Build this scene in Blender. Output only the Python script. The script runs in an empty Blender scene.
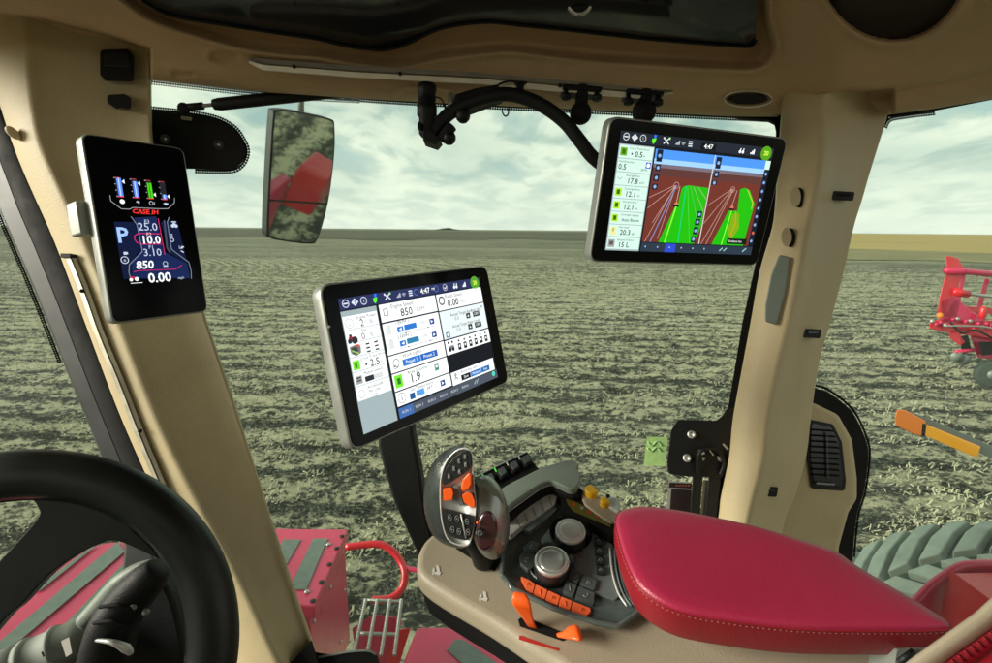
import bpy, bmesh, math, random
import numpy as np
from mathutils import Vector, Matrix, noise
random.seed(7); rng = np.random.default_rng(7)
R = math.radians
scn = bpy.context.scene
COL = scn.collection
# ------------------------------------------------------------------ camera
FPX, CX, CY = 505.0, 496.0, 331.5
PITCH, ROLL = R(11.4), R(0.53)
CAM = Vector((0, 0, 3.0))
Fv = Vector((0, math.cos(PITCH), -math.sin(PITCH)))
R0 = Vector((1, 0, 0)); U0 = R0.cross(Fv)
Rv = R0 * math.cos(ROLL) + U0 * math.sin(ROLL)
Uv = -R0 * math.sin(ROLL) + U0 * math.cos(ROLL)
cd = bpy.data.cameras.new('camera'); cam = bpy.data.objects.new('camera', cd); COL.objects.link(cam)
M = Matrix((Rv, Uv, -Fv)).transposed().to_4x4(); M.translation = CAM
cam.matrix_world = M
cd.sensor_width = 36; cd.lens = 36 * FPX / 992; cd.clip_start = 0.02; cd.clip_end = 6000
cd.dof.use_dof = True; cd.dof.focus_distance = .85; cd.dof.aperture_fstop = 11
scn.camera = cam
def ray(x, y): return Rv * ((x - CX) / FPX) - Uv * ((y - CY) / FPX) + Fv
def P(x, y, d): return CAM + ray(x, y) * d            # a point of the cab, measured along the view axis
def onp(x, y, o, n):                                   # where a sight line meets a plane
    r = ray(x, y); return CAM + r * ((o - CAM).dot(n) / r.dot(n))
def G(x, y, z=0.0): return onp(x, y, Vector((0, 0, z)), Vector((0, 0, 1)))
# ------------------------------------------------------------------ materials
def mat(name, col, rough=.5, metal=0, bump=0, bscale=200, var=0, vscale=6, spec=.5, coat=0, emit=None, estr=0, voro=False, dirt=0):
    m = bpy.data.materials.new(name); m.use_nodes = True
    nt = m.node_tree; b = nt.nodes['Principled BSDF']
    b.inputs['Base Color'].default_value = (*col, 1); b.inputs['Roughness'].default_value = rough
    b.inputs['Metallic'].default_value = metal; b.inputs['Specular IOR Level'].default_value = spec
    b.inputs['Coat Weight'].default_value = coat; b.inputs['Coat Roughness'].default_value = .15
    if emit: b.inputs['Emission Color'].default_value = (*emit, 1); b.inputs['Emission Strength'].default_value = estr
    tc = nt.nodes.new('ShaderNodeTexCoord')
    if var:
        n = nt.nodes.new('ShaderNodeTexNoise'); n.inputs['Scale'].default_value = vscale; n.inputs['Detail'].default_value = 8
        n.inputs['Roughness'].default_value = .65
        nt.links.new(tc.outputs['Object'], n.inputs['Vector'])
        mr = nt.nodes.new('ShaderNodeMapRange'); mr.inputs[1].default_value = .3; mr.inputs[2].default_value = .7
        mr.inputs[3].default_value = 1 - var; mr.inputs[4].default_value = 1 + var
        nt.links.new(n.outputs['Fac'], mr.inputs[0])
        mx = nt.nodes.new('ShaderNodeVectorMath'); mx.operation = 'SCALE'; mx.inputs[0].default_value = col
        nt.links.new(mr.outputs[0], mx.inputs['Scale']); nt.links.new(mx.outputs[0], b.inputs['Base Color'])
        mr2 = nt.nodes.new('ShaderNodeMapRange'); mr2.inputs[1].default_value = .3; mr2.inputs[2].default_value = .7
        mr2.inputs[3].default_value = max(0, rough - .08); mr2.inputs[4].default_value = min(1, rough + .1)
        nt.links.new(n.outputs['Fac'], mr2.inputs[0]); nt.links.new(mr2.outputs[0], b.inputs['Roughness'])
    if bump:
        if voro:
            n = nt.nodes.new('ShaderNodeTexVoronoi'); n.inputs['Scale'].default_value = bscale; o = n.outputs['Distance']
        else:
            n = nt.nodes.new('ShaderNodeTexNoise'); n.inputs['Scale'].default_value = bscale; n.inputs['Detail'].default_value = 3; o = n.outputs['Fac']
        nt.links.new(tc.outputs['Object'], n.inputs['Vector'])
        bp = nt.nodes.new('ShaderNodeBump'); bp.inputs['Strength'].default_value = bump; bp.inputs['Distance'].default_value = .002
        nt.links.new(o, bp.inputs['Height']); nt.links.new(bp.outputs[0], b.inputs['Normal'])
    return m
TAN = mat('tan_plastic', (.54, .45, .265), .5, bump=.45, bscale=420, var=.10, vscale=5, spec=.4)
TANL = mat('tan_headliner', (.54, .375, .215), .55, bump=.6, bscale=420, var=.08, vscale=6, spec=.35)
CREAM = mat('pale_grey_console', (.38, .33, .24), .42, bump=.15, bscale=420, var=.06, vscale=9)
ALU = mat('brushed_rail', (.62, .58, .46), .38, .55, var=.12, vscale=30)
BLK = mat('black_plastic', (.007, .008, .009), .5, spec=.3, bump=.3, bscale=500, var=.2, vscale=20)
RUB = mat('black_rubber', (.006, .006, .006), .75, spec=.25, var=.2, vscale=20)
DARKP = mat('charcoal_painted_post', (.035, .04, .04), .4, var=.15, vscale=10)
BEZ = mat('bezel_glass', (.004, .005, .006), .16, spec=.12)
GLOSS = mat('gloss_black_panel', (.012, .016, .022), .12, spec=.6, var=.2, vscale=5)
LEATHER_W = mat('wheel_leather', (.006, .009, .009), .36, bump=.10, bscale=900, voro=True, spec=.4, var=.12, vscale=10)
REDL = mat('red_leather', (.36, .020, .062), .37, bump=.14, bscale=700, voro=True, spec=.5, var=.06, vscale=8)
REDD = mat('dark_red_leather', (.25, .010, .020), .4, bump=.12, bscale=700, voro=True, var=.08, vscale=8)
THREAD = mat('thread', (.42, .14, .12), .8)
RED = mat('red_paint', (.62, .012, .085), .3, coat=.4, var=.08, vscale=5, bump=.05, bscale=60)
REDB = mat('bright_red_paint', (.68, .008, .022), .32, coat=.4, var=.08, vscale=5)
GRIP = mat('anti_slip_tape', (.16, .19, .17), .85, bump=.8, bscale=400, var=.2, vscale=40)
SIL = mat('silver_plastic', (.62, .64, .62), .34, .25, var=.05, vscale=20)
SILH = mat('monitor_housing', (.34, .365, .335), .36, .45, var=.06, vscale=20)
CHR = mat('chrome', (.80, .80, .78), .26, .75)
STEEL = mat('galvanised_steel', (.50, .50, .47), .42, .8, var=.2, vscale=60)
GG = mat('grey_green_plastic', (.20, .245, .205), .42, bump=.3, bscale=500, var=.06, vscale=12)
PANEL = mat('charcoal_panel', (.06, .075, .072), .2, bump=.15, bscale=500, var=.1, vscale=20)
PANEL2 = mat('dark_grey_panel', (.13, .16, .155), .3, bump=.15, bscale=500, var=.08, vscale=20)
KEY = mat('key_black', (.016, .02, .022), .38, var=.1, vscale=50)
KEYG = mat('key_grey', (.065, .08, .078), .38, var=.1, vscale=50)
ORG = mat('orange_plastic', (.95, .12, .012), .35, var=.05, vscale=40)
ORG2 = mat('orange_key', (.92, .16, .05), .4, var=.05, vscale=40)
YEL = mat('yellow_plastic', (.75, .42, .01), .4, var=.08, vscale=60)
LEG = mat('printed_legend', (.6, .62, .6), .5)
LEGD = mat('printed_legend_dim', (.22, .25, .25), .5)
TYRE = mat('dusty_tyre_rubber', (.24, .275, .24), .85, bump=.4, bscale=60, var=.25, vscale=7)
TYRED = mat('tyre_carcass', (.045, .06, .05), .9, bump=.4, bscale=60, var=.3, vscale=7)
AMB = mat('amber_lens', (.85, .36, .01), .25, emit=(1, .42, .0), estr=.18)
HBODY = mat('dark_satin_body', (.07, .085, .08), .28, .5, var=.1, vscale=20)
ORM = mat('orange_reflector', (.8, .2, .01), .3, emit=(1, .25, 0), estr=.12)
GREYM = mat('grey_arm', (.20, .22, .20), .5, .2, var=.1, vscale=20)
SPK = mat('speaker_cloth', (.035, .022, .014), .9, bump=1, bscale=900)
DECAL = mat('decal_stripe_red', (.5, .03, .02), .5)
GREENST = mat('green_sticker', (.60, .95, .36), .5, var=.12, vscale=90)
STKW = mat('sticker_grey', (.42, .42, .38), .5)
STKB = mat('sticker_dark', (.03, .02, .02), .4)
STKR = mat('sticker_red_ink', (.45, .12, .08), .5)
def emis(name, col, s=1.0):
    m = bpy.data.materials.new(name); m.use_nodes = True; b = m.node_tree.nodes['Principled BSDF']
    b.inputs['Base Color'].default_value = (.01, .01, .01, 1); b.inputs['Roughness'].default_value = .3
    b.inputs['Specular IOR Level'].default_value = .10
    b.inputs['Emission Color'].default_value = (*col, 1); b.inputs['Emission Strength'].default_value = s
    return m
def srgb(r, g, b):
    f = lambda c: (c / 255 / 12.92) if c < 10 else ((c / 255 + .055) / 1.055) ** 2.4
    return (f(r), f(g), f(b))
EXPO = 0.42
SC = {}
def scol(r, g, b, s=1.0):
    k = (r, g, b, s)
    if k not in SC: SC[k] = emis('screen_%d_%d_%d' % (r, g, b), srgb(r, g, b), s)
    return SC[k]
def glassmat():
    m = bpy.data.materials.new('tinted_window_glass'); m.use_nodes = True; nt = m.node_tree; nt.nodes.clear()
    o = nt.nodes.new('ShaderNodeOutputMaterial'); mx = nt.nodes.new('ShaderNodeMixShader')
    t = nt.nodes.new('ShaderNodeBsdfTransparent'); t.inputs[0].default_value = (.89, .96, .915, 1)
    g = nt.nodes.new('ShaderNodeBsdfGlossy'); g.inputs['Roughness'].default_value = .01
    fr = nt.nodes.new('ShaderNodeFresnel'); fr.inputs[0].default_value = 1.18
    nt.links.new(fr.outputs[0], mx.inputs[0]); nt.links.new(t.outputs[0], mx.inputs[1]); nt.links.new(g.outputs[0], mx.inputs[2])
    # a thin film of dust on the pane, its pale veil also imitating haze
    tc = nt.nodes.new('ShaderNodeTexCoord'); nz = nt.nodes.new('ShaderNodeTexNoise'); nz.inputs['Scale'].default_value = 3.5; nz.inputs['Detail'].default_value = 9; nz.inputs['Roughness'].default_value = .7
    mr = nt.nodes.new('ShaderNodeMapRange'); mr.inputs[1].default_value = .4; mr.inputs[2].default_value = .75; mr.inputs[3].default_value = .012; mr.inputs[4].default_value = .06
    df = nt.nodes.new('ShaderNodeBsdfTranslucent'); df.inputs[0].default_value = (.8, .8, .74, 1); m2 = nt.nodes.new('ShaderNodeMixShader')
    nt.links.new(tc.outputs['Object'], nz.inputs['Vector']); nt.links.new(nz.outputs['Fac'], mr.inputs[0]); nt.links.new(mr.outputs[0], m2.inputs[0])
    nt.links.new(mx.outputs[0], m2.inputs[1]); nt.links.new(df.outputs[0], m2.inputs[2])
    nt.links.new(m2.outputs[0], o.inputs[0]); return m
GLASS = glassmat()
def fritmat():                                          # printed dots on the edge of the glass, laid out along the strip's own UV
    m = bpy.data.materials.new('frit_dots'); m.use_nodes = True; nt = m.node_tree; nt.nodes.clear()
    o = nt.nodes.new('ShaderNodeOutputMaterial'); mx = nt.nodes.new('ShaderNodeMixShader')
    t = nt.nodes.new('ShaderNodeBsdfTransparent'); d = nt.nodes.new('ShaderNodeBsdfDiffuse'); d.inputs[0].default_value = (.01, .01, .01, 1)
    uv = nt.nodes.new('ShaderNodeUVMap'); fr = nt.nodes.new('ShaderNodeVectorMath'); fr.operation = 'FRACTION'
    sb = nt.nodes.new('ShaderNodeVectorMath'); sb.operation = 'SUBTRACT'; sb.inputs[1].default_value = (.5, .5, 0)
    ln = nt.nodes.new('ShaderNodeVectorMath'); ln.operation = 'LENGTH'
    lt = nt.nodes.new('ShaderNodeMath'); lt.operation = 'LESS_THAN'
    sp = nt.nodes.new('ShaderNodeSeparateXYZ'); ml = nt.nodes.new('ShaderNodeMath'); ml.operation = 'MULTIPLY_ADD'
    ml.inputs[1].default_value = -.09; ml.inputs[2].default_value = .62
    L = nt.links.new
    L(uv.outputs[0], fr.inputs[0]); L(fr.outputs[0], sb.inputs[0]); L(sb.outputs[0], ln.inputs[0]); L(ln.outputs['Value'], lt.inputs[0])
    L(uv.outputs[0], sp.inputs[0]); L(sp.outputs[1], ml.inputs[0]); L(ml.outputs[0], lt.inputs[1])
    L(lt.outputs[0], mx.inputs[0]); L(t.outputs[0], mx.inputs[1]); L(d.outputs[0], mx.inputs[2]); L(mx.outputs[0], o.inputs[0]); return m
FRIT = fritmat()
# ------------------------------------------------------------------ object helpers
def wpos(o):
    p = Vector((0, 0, 0))
    while o: p += Vector(o.location); o = o.parent
    return p
def tag(o, label=None, cat=None, group=None, kind=None):
    if label: o['label'] = label
    if cat: o['category'] = cat
    if group: o['group'] = group
    if kind: o['kind'] = kind
    return o
def empty(name, loc, label, cat, group=None):
    o = bpy.data.objects.new(name, None); o.empty_display_size = .05; COL.objects.link(o); o.location = loc
    return tag(o, label, cat, group)
class MB:
    def __init__(s): s.v = []; s.f = []; s.mi = []; s.mats = []; s.sm = []; s.uv = {}
    def m(s, mt):
        if mt not in s.mats: s.mats.append(mt)
        return s.mats.index(mt)
    def add(s, vs, fs, mt, smooth=False):
        o = len(s.v); i = s.m(mt); s.v += [Vector(v) for v in vs]
        for f in fs: s.f.append([a + o for a in f]); s.mi.append(i); s.sm.append(smooth)
        return s
    def grid(s, rows, mt, smooth=True, closed=False, caps=False):
        n = len(rows[0]); vs = [v for r in rows for v in r]; fs = []
        for i in range(len(rows) - 1):
            for j in range(n if closed else n - 1):
                k = (j + 1) % n; fs.append((i * n + j, i * n + k, (i + 1) * n + k, (i + 1) * n + j))
        if caps: fs.append(list(range(n))[::-1]); fs.append([(len(rows) - 1) * n + j for j in range(n)])
        return s.add(vs, fs, mt, smooth)
    def prism(s, poly, off, mt, smooth=False, off0=None):
        off = Vector(off); a = [Vector(p) + (Vector(off0) if off0 is not None else Vector()) for p in poly]; b = [Vector(p) + off for p in poly]
        n = len(a); fs = [list(range(n)), [n + j for j in range(n)][::-1]]
        for j in range(n): k = (j + 1) % n; fs.append((j, n + j, n + k, k))
        return s.add(a + b, fs, mt, smooth)
    def box(s, c, ax, ay, az, mt):
        c = Vector(c); pts = [c - ax - ay - az, c + ax - ay - az, c + ax + ay - az, c - ax + ay - az]
        return s.prism(pts, Vector(az) * 2, mt)
    def tube(s, pts, r, mt, seg=12, sm=6, flat=None):
        pts = [Vector(p) for p in pts]; rs = r if isinstance(r, (list, tuple)) else [r] * len(pts)
        if sm > 1 and len(pts) > 2:
            q = []; qr = []
            for i in range(len(pts) - 1):
                p0 = pts[max(i - 1, 0)]; p1 = pts[i]; p2 = pts[i + 1]; p3 = pts[min(i + 2, len(pts) - 1)]
                for k in range(sm):
                    t = k / sm
                    q.append(.5 * ((2 * p1) + (p2 - p0) * t + (2 * p0 - 5 * p1 + 4 * p2 - p3) * t * t + (3 * p1 - p0 - 3 * p2 + p3) * t ** 3))
                    qr.append(rs[i] * (1 - t) + rs[i + 1] * t)
            q.append(pts[-1]); qr.append(rs[-1]); pts, rs = q, qr
        rows = []; up = None
        for i, p in enumerate(pts):
            t = (pts[min(i + 1, len(pts) - 1)] - pts[max(i - 1, 0)]).normalized()
            if up is None: up = t.orthogonal().normalized()
            up = (up - t * up.dot(t)).normalized(); b = t.cross(up)
            rows.append([p + (up * math.cos(a) + b * math.sin(a)) * rs[i] for a in [2 * math.pi * k / seg for k in range(seg)]])
        return s.grid(rows, mt, True, True, True)
    def lathe(s, c, n, prof, mt, seg=32, smooth=True, sx=1, xdir=None):
        c = Vector(c); n = Vector(n).normalized(); x = (Vector(xdir) - n * n.dot(Vector(xdir))).normalized() if xdir else n.orthogonal().normalized(); y = n.cross(x)
        rows = [[c + (x * math.cos(a) * sx + y * math.sin(a)) * r + n * h for a in [2 * math.pi * k / seg for k in range(seg)]] for r, h in prof]
        return s.grid(rows, mt, smooth, True, True)
    def ball(s, c, r, mt, seg=16, axes=None):
        ax = axes or (Vector((r, 0, 0)), Vector((0, r, 0)), Vector((0, 0, r))); c = Vector(c); rows = []
        for i in range(seg // 2 + 1):
            t = math.pi * i / (seg // 2); t = min(max(t, .02), math.pi - .02)
            rows.append([c + ax[2] * math.cos(t) + (ax[0] * math.cos(a) + ax[1] * math.sin(a)) * math.sin(t) for a in [2 * math.pi * k / seg for k in range(seg)]])
        return s.grid(rows, mt, True, True, True)
    def each(s, name, parent, n0=None, **kw):
        # every loose piece of this builder becomes a part of its own
        par = list(range(len(s.v)))
        def fd(a):
            while par[a] != a: par[a] = par[par[a]]; a = par[a]
            return a
        for f in s.f:
            for q in f[1:]: par[fd(q)] = fd(f[0])
        key = {}
        for i, f in enumerate(s.f): key.setdefault(fd(f[0]), []).append(i)
        groups = list(key.values())
        if n0:                                          # n0 consecutive pieces make one part
            groups = [sum(groups[i:i + n0], []) for i in range(0, len(groups), n0)]
        for g in groups:
            m = MB(); ix = {}
            for i in g:
                m.m(s.mats[s.mi[i]]); nf = []
                for q in s.f[i]:
                    if q not in ix: ix[q] = len(m.v); m.v.append(s.v[q])
                    nf.append(ix[q])
                m.f.append(nf); m.mi.append(m.m(s.mats[s.mi[i]])); m.sm.append(s.sm[i])
            o = m.build(name, parent, **kw)
        return o
    def build(s, name, parent=None, bevel=0, bseg=3, sub=0, origin=None, label=None, fixn=True):
        W = wpos(parent) if parent else Vector()
        if parent is None:
            W = Vector(origin) if origin is not None else Vector((sum(v.x for v in s.v) / len(s.v), sum(v.y for v in s.v) / len(s.v), min(v.z for v in s.v)))
        me = bpy.data.meshes.new(name); me.from_pydata([v - W for v in s.v], [], s.f)
        for mt in s.mats: me.materials.append(mt)
        me.polygons.foreach_set('material_index', s.mi); me.polygons.foreach_set('use_smooth', s.sm)
        if s.uv:
            ul = me.uv_layers.new(name='UVMap')
            for l in me.loops: ul.data[l.index].uv = s.uv.get(l.vertex_index, (0, 0))
        me.update()
        if fixn:
            bm = bmesh.new(); bm.from_mesh(me); bmesh.ops.recalc_face_normals(bm, faces=bm.faces); bm.to_mesh(me); bm.free()
        o = bpy.data.objects.new(name, me); COL.objects.link(o)
        if parent: o.parent = parent
        else: o.location = W
        if bevel:
            b = o.modifiers.new('bevel', 'BEVEL'); b.width = bevel; b.segments = bseg; b.limit_method = 'ANGLE'; b.angle_limit = R(32); b.harden_normals = False
            for p in me.polygons: p.use_smooth = True
            try: me.set_sharp_from_angle(angle=R(50))
            except Exception: pass
        if sub:
            m_ = o.modifiers.new('sub', 'SUBSURF'); m_.levels = sub; m_.render_levels = sub
        if label: o['label'] = label
        return o
def cat(pts, n):                                        # Catmull-Rom through tuples, n steps a span
    out = []
    for i in range(len(pts) - 1):
        p0, p1, p2, p3 = [np.array(pts[max(0, min(len(pts) - 1, k))], float) for k in (i - 1, i, i + 1, i + 2)]
        for k in range(n):
            t = k / n; out.append(tuple(.5 * (2 * p1 + (p2 - p0) * t + (2 * p0 - 5 * p1 + 4 * p2 - p3) * t * t + (3 * p1 - p0 - 3 * p2 + p3) * t ** 3)))
    out.append(tuple(map(float, pts[-1]))); return out
def closedcat(pts, n):
    m = len(pts); out = []
    for i in range(m):
        p0, p1, p2, p3 = [np.array(pts[k % m], float) for k in (i - 1, i, i + 1, i + 2)]
        for k in range(n):
            t = k / n; out.append(tuple(.5 * (2 * p1 + (p2 - p0) * t + (2 * p0 - 5 * p1 + 4 * p2 - p3) * t * t + (3 * p1 - p0 - 3 * p2 + p3) * t ** 3)))
    return out
def rpoly(pts, r, seg=5):                               # 2-D polygon with rounded corners
    out = []; n = len(pts)
    for i in range(n):
        a, b, c = [np.array(pts[k % n], float) for k in (i - 1, i, i + 1)]
        u = (a - b) / np.linalg.norm(a - b); v = (c - b) / np.linalg.norm(c - b)
        th = math.acos(max(-1, min(1, u @ v))); t = min(r / math.tan(th / 2), .45 * min(np.linalg.norm(a - b), np.linalg.norm(c - b)))
        s_, e_ = b + u * t, b + v * t
        for k in range(seg + 1):
            q = k / seg; out.append(tuple((1 - q) ** 2 * s_ + 2 * q * (1 - q) * b + q * q * e_))
    return out
def pl(poly, x): return float(np.interp(x, [p[0] for p in poly], [p[1] for p in poly]))
_tc = {}
def textmesh(s, size, bold=0, shear=0, align='LEFT'):
    k = (s, bold, shear, align)
    if k not in _tc:
        c = bpy.data.curves.new('t', 'FONT'); c.body = s; c.size = 1; c.offset = bold; c.shear = shear; c.align_x = align; c.align_y = 'CENTER'; c.resolution_u = 2
        o = bpy.data.objects.new('t', c); COL.objects.link(o)
        dg = bpy.context.evaluated_depsgraph_get(); me = bpy.data.meshes.new_from_object(o.evaluated_get(dg))
        _tc[k] = ([tuple(v.co) for v in me.vertices], [list(p.vertices) for p in me.polygons])
        bpy.data.objects.remove(o); bpy.data.curves.remove(c); bpy.data.meshes.remove(me)
    vs, fs = _tc[k]
    return [(a * size, b * size) for a, b, _ in vs], fs
class Face:                                             # a flat face with its own x (right) and y (down) axes, for prints and screens
    def __init__(s, O, X, Y, mb):
        s.O = O; s.W = X.length; s.H = Y.length; s.x = X.normalized(); s.y = Y.normalized(); s.n = s.y.cross(s.x).normalized(); s.mb = mb
        if s.n.dot(CAM - O) < 0: s.n = -s.n
        s.z = .0003; s.st = .00006
    def at(s, u, v, l): return s.O + s.x * (u * s.W) + s.y * (v * s.H) + s.n * (s.z + l * s.st)
    def poly(s, pts, m, l=1): s.mb.add([s.at(u, v, l) for u, v in pts], [list(range(len(pts)))], m)
    def rect(s, u0, v0, u1, v1, m, l=1): s.poly([(u0, v0), (u1, v0), (u1, v1), (u0, v1)], m, l)
    def line(s, a, b, w, m, l=3):
        ax, ay, bx, by = a[0] * s.W, a[1] * s.H, b[0] * s.W, b[1] * s.H; L = math.hypot(bx - ax, by - ay) or 1e-9
        nx, ny = -(by - ay) / L * w / 2, (bx - ax) / L * w / 2
        s.poly([((ax + nx) / s.W, (ay + ny) / s.H), ((bx + nx) / s.W, (by + ny) / s.H), ((bx - nx) / s.W, (by - ny) / s.H), ((ax - nx) / s.W, (ay - ny) / s.H)], m, l)
    def path(s, pts, w, m, l=3):
        for i in range(len(pts) - 1): s.line(pts[i], pts[i + 1], w, m, l)
    def disc(s, u, v, r, m, l=3, seg=18): s.poly([(u + math.cos(a) * r / s.W, v + math.sin(a) * r / s.H) for a in [2 * math.pi * k / seg for k in range(seg)]], m, l)
    def ring(s, u, v, r, w, m, l=3, seg=18):
        q = [(u + math.cos(a) * r / s.W, v + math.sin(a) * r / s.H) for a in [2 * math.pi * k / seg for k in range(seg + 1)]]; s.path(q, w, m, l)
    def text(s, u, v, t, h, m, l=4, bold=0, shear=0, align='LEFT', sx=1):
        vs, fs = textmesh(t, h, bold, shear, align)
        s.mb.add([s.at(u + a * sx / s.W, v - b / s.H, l) for a, b in vs], fs, m)
# ------------------------------------------------------------------ world and light
w = bpy.data.worlds.new('World'); scn.world = w; w.use_nodes = True; nt = w.node_tree; nt.nodes.clear()
SUN_EL, SUN_AZ = R(18), R(-103)                          # azimuth measured from +Y towards +X
N = nt.nodes.new; L = nt.links.new
out = N('ShaderNodeOutputWorld'); mixs = N('ShaderNodeMixShader'); b1 = N('ShaderNodeBackground'); b2 = N('ShaderNodeBackground')
sky = N('ShaderNodeTexSky'); sky.sky_type = 'NISHITA'; sky.sun_disc = False; sky.sun_elevation = SUN_EL; sky.sun_rotation = SUN_AZ
sky.air_density = 1.2; sky.dust_density = 2; b1.inputs[1].default_value = .10; L(sky.outputs[0], b1.inputs[0])
tc = N('ShaderNodeTexCoord'); sx = N('ShaderNodeSeparateXYZ'); L(tc.outputs['Generated'], sx.inputs[0])
def math_(op, a, b=None, c=None):
    n = N('ShaderNodeMath'); n.operation = op
    for i, q in enumerate((a, b, c)):
        if q is None: continue
        if isinstance(q, (int, float)): n.inputs[i].default_value = q
        else: L(q, n.inputs[i])
    return n.outputs[0]
zz = math_('MAXIMUM', sx.outputs[2], 0.0); dn = math_('ADD', zz, .17)
cx = N('ShaderNodeCombineXYZ'); L(math_('DIVIDE', sx.outputs[0], dn), cx.inputs[0]); L(math_('DIVIDE', sx.outputs[1], dn), cx.inputs[1])
def noise_(scale, det, rough, loc):
    mp = N('ShaderNodeMapping'); mp.inputs['Location'].default_value = loc; mp.inputs['Rotation'].default_value = (0, 0, .12); mp.inputs['Scale'].default_value = (1.7, 1.1, 1); L(cx.outputs[0], mp.inputs[0])
    n = N('ShaderNodeTexNoise'); n.inputs['Scale'].default_value = scale; n.inputs['Detail'].default_value = det; n.inputs['Roughness'].default_value = rough
    n.inputs['Distortion'].default_value = .35; L(mp.outputs[0], n.inputs['Vector']); return n.outputs['Fac']
n1 = noise_(1.5, 7, .55, (3.1, 1.7, 0)); n2 = noise_(.6, 4, .5, (7.7, 2.2, 0))
cr = N('ShaderNodeValToRGB'); L(n1, cr.inputs[0]); e = cr.color_ramp.elements
e[0].position = .36; e[0].color = (.43, .54, .56, 1); e[1].position = .60; e[1].color = (.92, .89, .80, 1)
k = e.new(.45); k.color = (.58, .64, .60, 1); k = e.new(.52); k.color = (.82, .82, .75, 1)
cr2 = N('ShaderNodeValToRGB'); L(n2, cr2.inputs[0]); e = cr2.color_ramp.elements
e[0].position = .35; e[0].color = (.66, .74, .73, 1); e[1].position = .6; e[1].color = (1.04, 1.02, .97, 1)
mm = N('ShaderNodeMix'); mm.data_type = 'RGBA'; mm.blend_type = 'MULTIPLY'; mm.inputs[0].default_value = 1; L(cr.outputs[0], mm.inputs[6]); L(cr2.outputs[0], mm.inputs[7])
hz = N('ShaderNodeMapRange'); hz.inputs[1].default_value = 0; hz.inputs[2].default_value = .16; hz.inputs[3].default_value = .75; hz.inputs[4].default_value = 0; L(zz, hz.inputs[0])
mh = N('ShaderNodeMix'); mh.data_type = 'RGBA'; L(hz.outputs[0], mh.inputs[0]); L(mm.outputs[2], mh.inputs[6]); mh.inputs[7].default_value = (.92, .90, .83, 1)
L(mh.outputs[2], b2.inputs[0]); b2.inputs[1].default_value = 1.0
mixs.inputs[0].default_value = .9; L(b1.outputs[0], mixs.inputs[1]); L(b2.outputs[0], mixs.inputs[2]); L(mixs.outputs[0], out.inputs[0])
sd = bpy.data.lights.new('sun', 'SUN'); so = bpy.data.objects.new('sun', sd); COL.objects.link(so)
sd.energy = 4.0; sd.angle = R(26); sd.color = (1, .94, .80)
sdir = Vector((math.sin(SUN_AZ) * math.cos(SUN_EL), math.cos(SUN_AZ) * math.cos(SUN_EL), math.sin(SUN_EL)))
so.rotation_euler = sdir.to_track_quat('Z', 'Y').to_euler(); so.location = (0, 0, 20)
scn.render.engine = 'CYCLES'
vs_ = scn.view_settings; vs_.view_transform = 'Standard'; vs_.look = 'None'; vs_.gamma = 1; vs_.exposure = EXPO; vs_.use_curve_mapping = False
scn.cycles.max_bounces = 8; scn.cycles.transparent_max_bounces = 12
HAZE = 0.0
# ------------------------------------------------------------------ ground
def soilmat():
    m = bpy.data.materials.new('stubble_soil'); m.use_nodes = True; nt = m.node_tree; b = nt.nodes['Principled BSDF']; b.inputs['Roughness'].default_value = .95; b.inputs['Specular IOR Level'].default_value = .1
    L = nt.links.new; tc = nt.nodes.new('ShaderNodeTexCoord')
    def nz(sc, scale, det, rough=.6, loc=(0, 0, 0)):
        mp = nt.nodes.new('ShaderNodeMapping'); mp.inputs['Scale'].default_value = sc; mp.inputs['Location'].default_value = loc; mp.inputs['Rotation'].default_value = (0, 0, R(-4)); L(tc.outputs['Object'], mp.inputs[0])
        n = nt.nodes.new('ShaderNodeTexNoise'); n.inputs['Scale'].default_value = scale; n.inputs['Detail'].default_value = det; n.inputs['Roughness'].default_value = rough; n.inputs['Distortion'].default_value = .5
        L(mp.outputs[0], n.inputs['Vector']); return n.outputs['Fac']
    a = nz((.5, 1, 1), 6.5, 9, .72); c = nz((.15, 1.1, 1), 1.1, 6, .6, (5, 3, 0)); f = nz((.06, .3, 1), .35, 4, .5, (1, 9, 0)); g = nz((.6, 1, 1), 17, 6, .7)
    def mth(op, x, y, z=None):
        n = nt.nodes.new('ShaderNodeMath'); n.operation = op
        for i, q in enumerate((x, y, z)):
            if q is None: continue
            if isinstance(q, (int, float)): n.inputs[i].default_value = q
            else: L(q, n.inputs[i])
        return n.outputs[0]
    s = mth('MULTIPLY_ADD', c, .24, mth('MULTIPLY', a, .9)); s = mth('MULTIPLY_ADD', f, .20, s); s = mth('MULTIPLY_ADD', g, .72, s)
    sp = nt.nodes.new('ShaderNodeSeparateXYZ'); L(tc.outputs['Object'], sp.inputs[0])
    ph = mth('MULTIPLY_ADD', sp.outputs[0], .07, sp.outputs[1]); ph = mth('MULTIPLY_ADD', c, .3, ph); ph = mth('MULTIPLY', ph, 2 * math.pi / .76); s = mth('MULTIPLY_ADD', mth('SINE', ph, 0), .08, s)
    r = nt.nodes.new('ShaderNodeValToRGB'); L(s, r.inputs[0]); e = r.color_ramp.elements
    e[0].position = .84; e[0].color = (.034, .037, .030, 1); e[1].position = 1.0; e[1].color = (.47, .435, .30, 1)
    sc_ = mth('MULTIPLY', s, .900)
    L(sc_, r.inputs[0])
    e[0].position = .865; e[1].position = .985
    k = e.new(.905); k.color = (.088, .092, .068, 1); k = e.new(.945); k.color = (.205, .195, .14, 1)
    L(r.outputs[0], b.inputs['Base Color'])
    bp = nt.nodes.new('ShaderNodeBump'); bp.inputs['Strength'].default_value = .9; bp.inputs['Distance'].default_value = .12; L(s, bp.inputs['Height']); L(bp.outputs[0], b.inputs['Normal'])
    return m
SOIL = soilmat()
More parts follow.
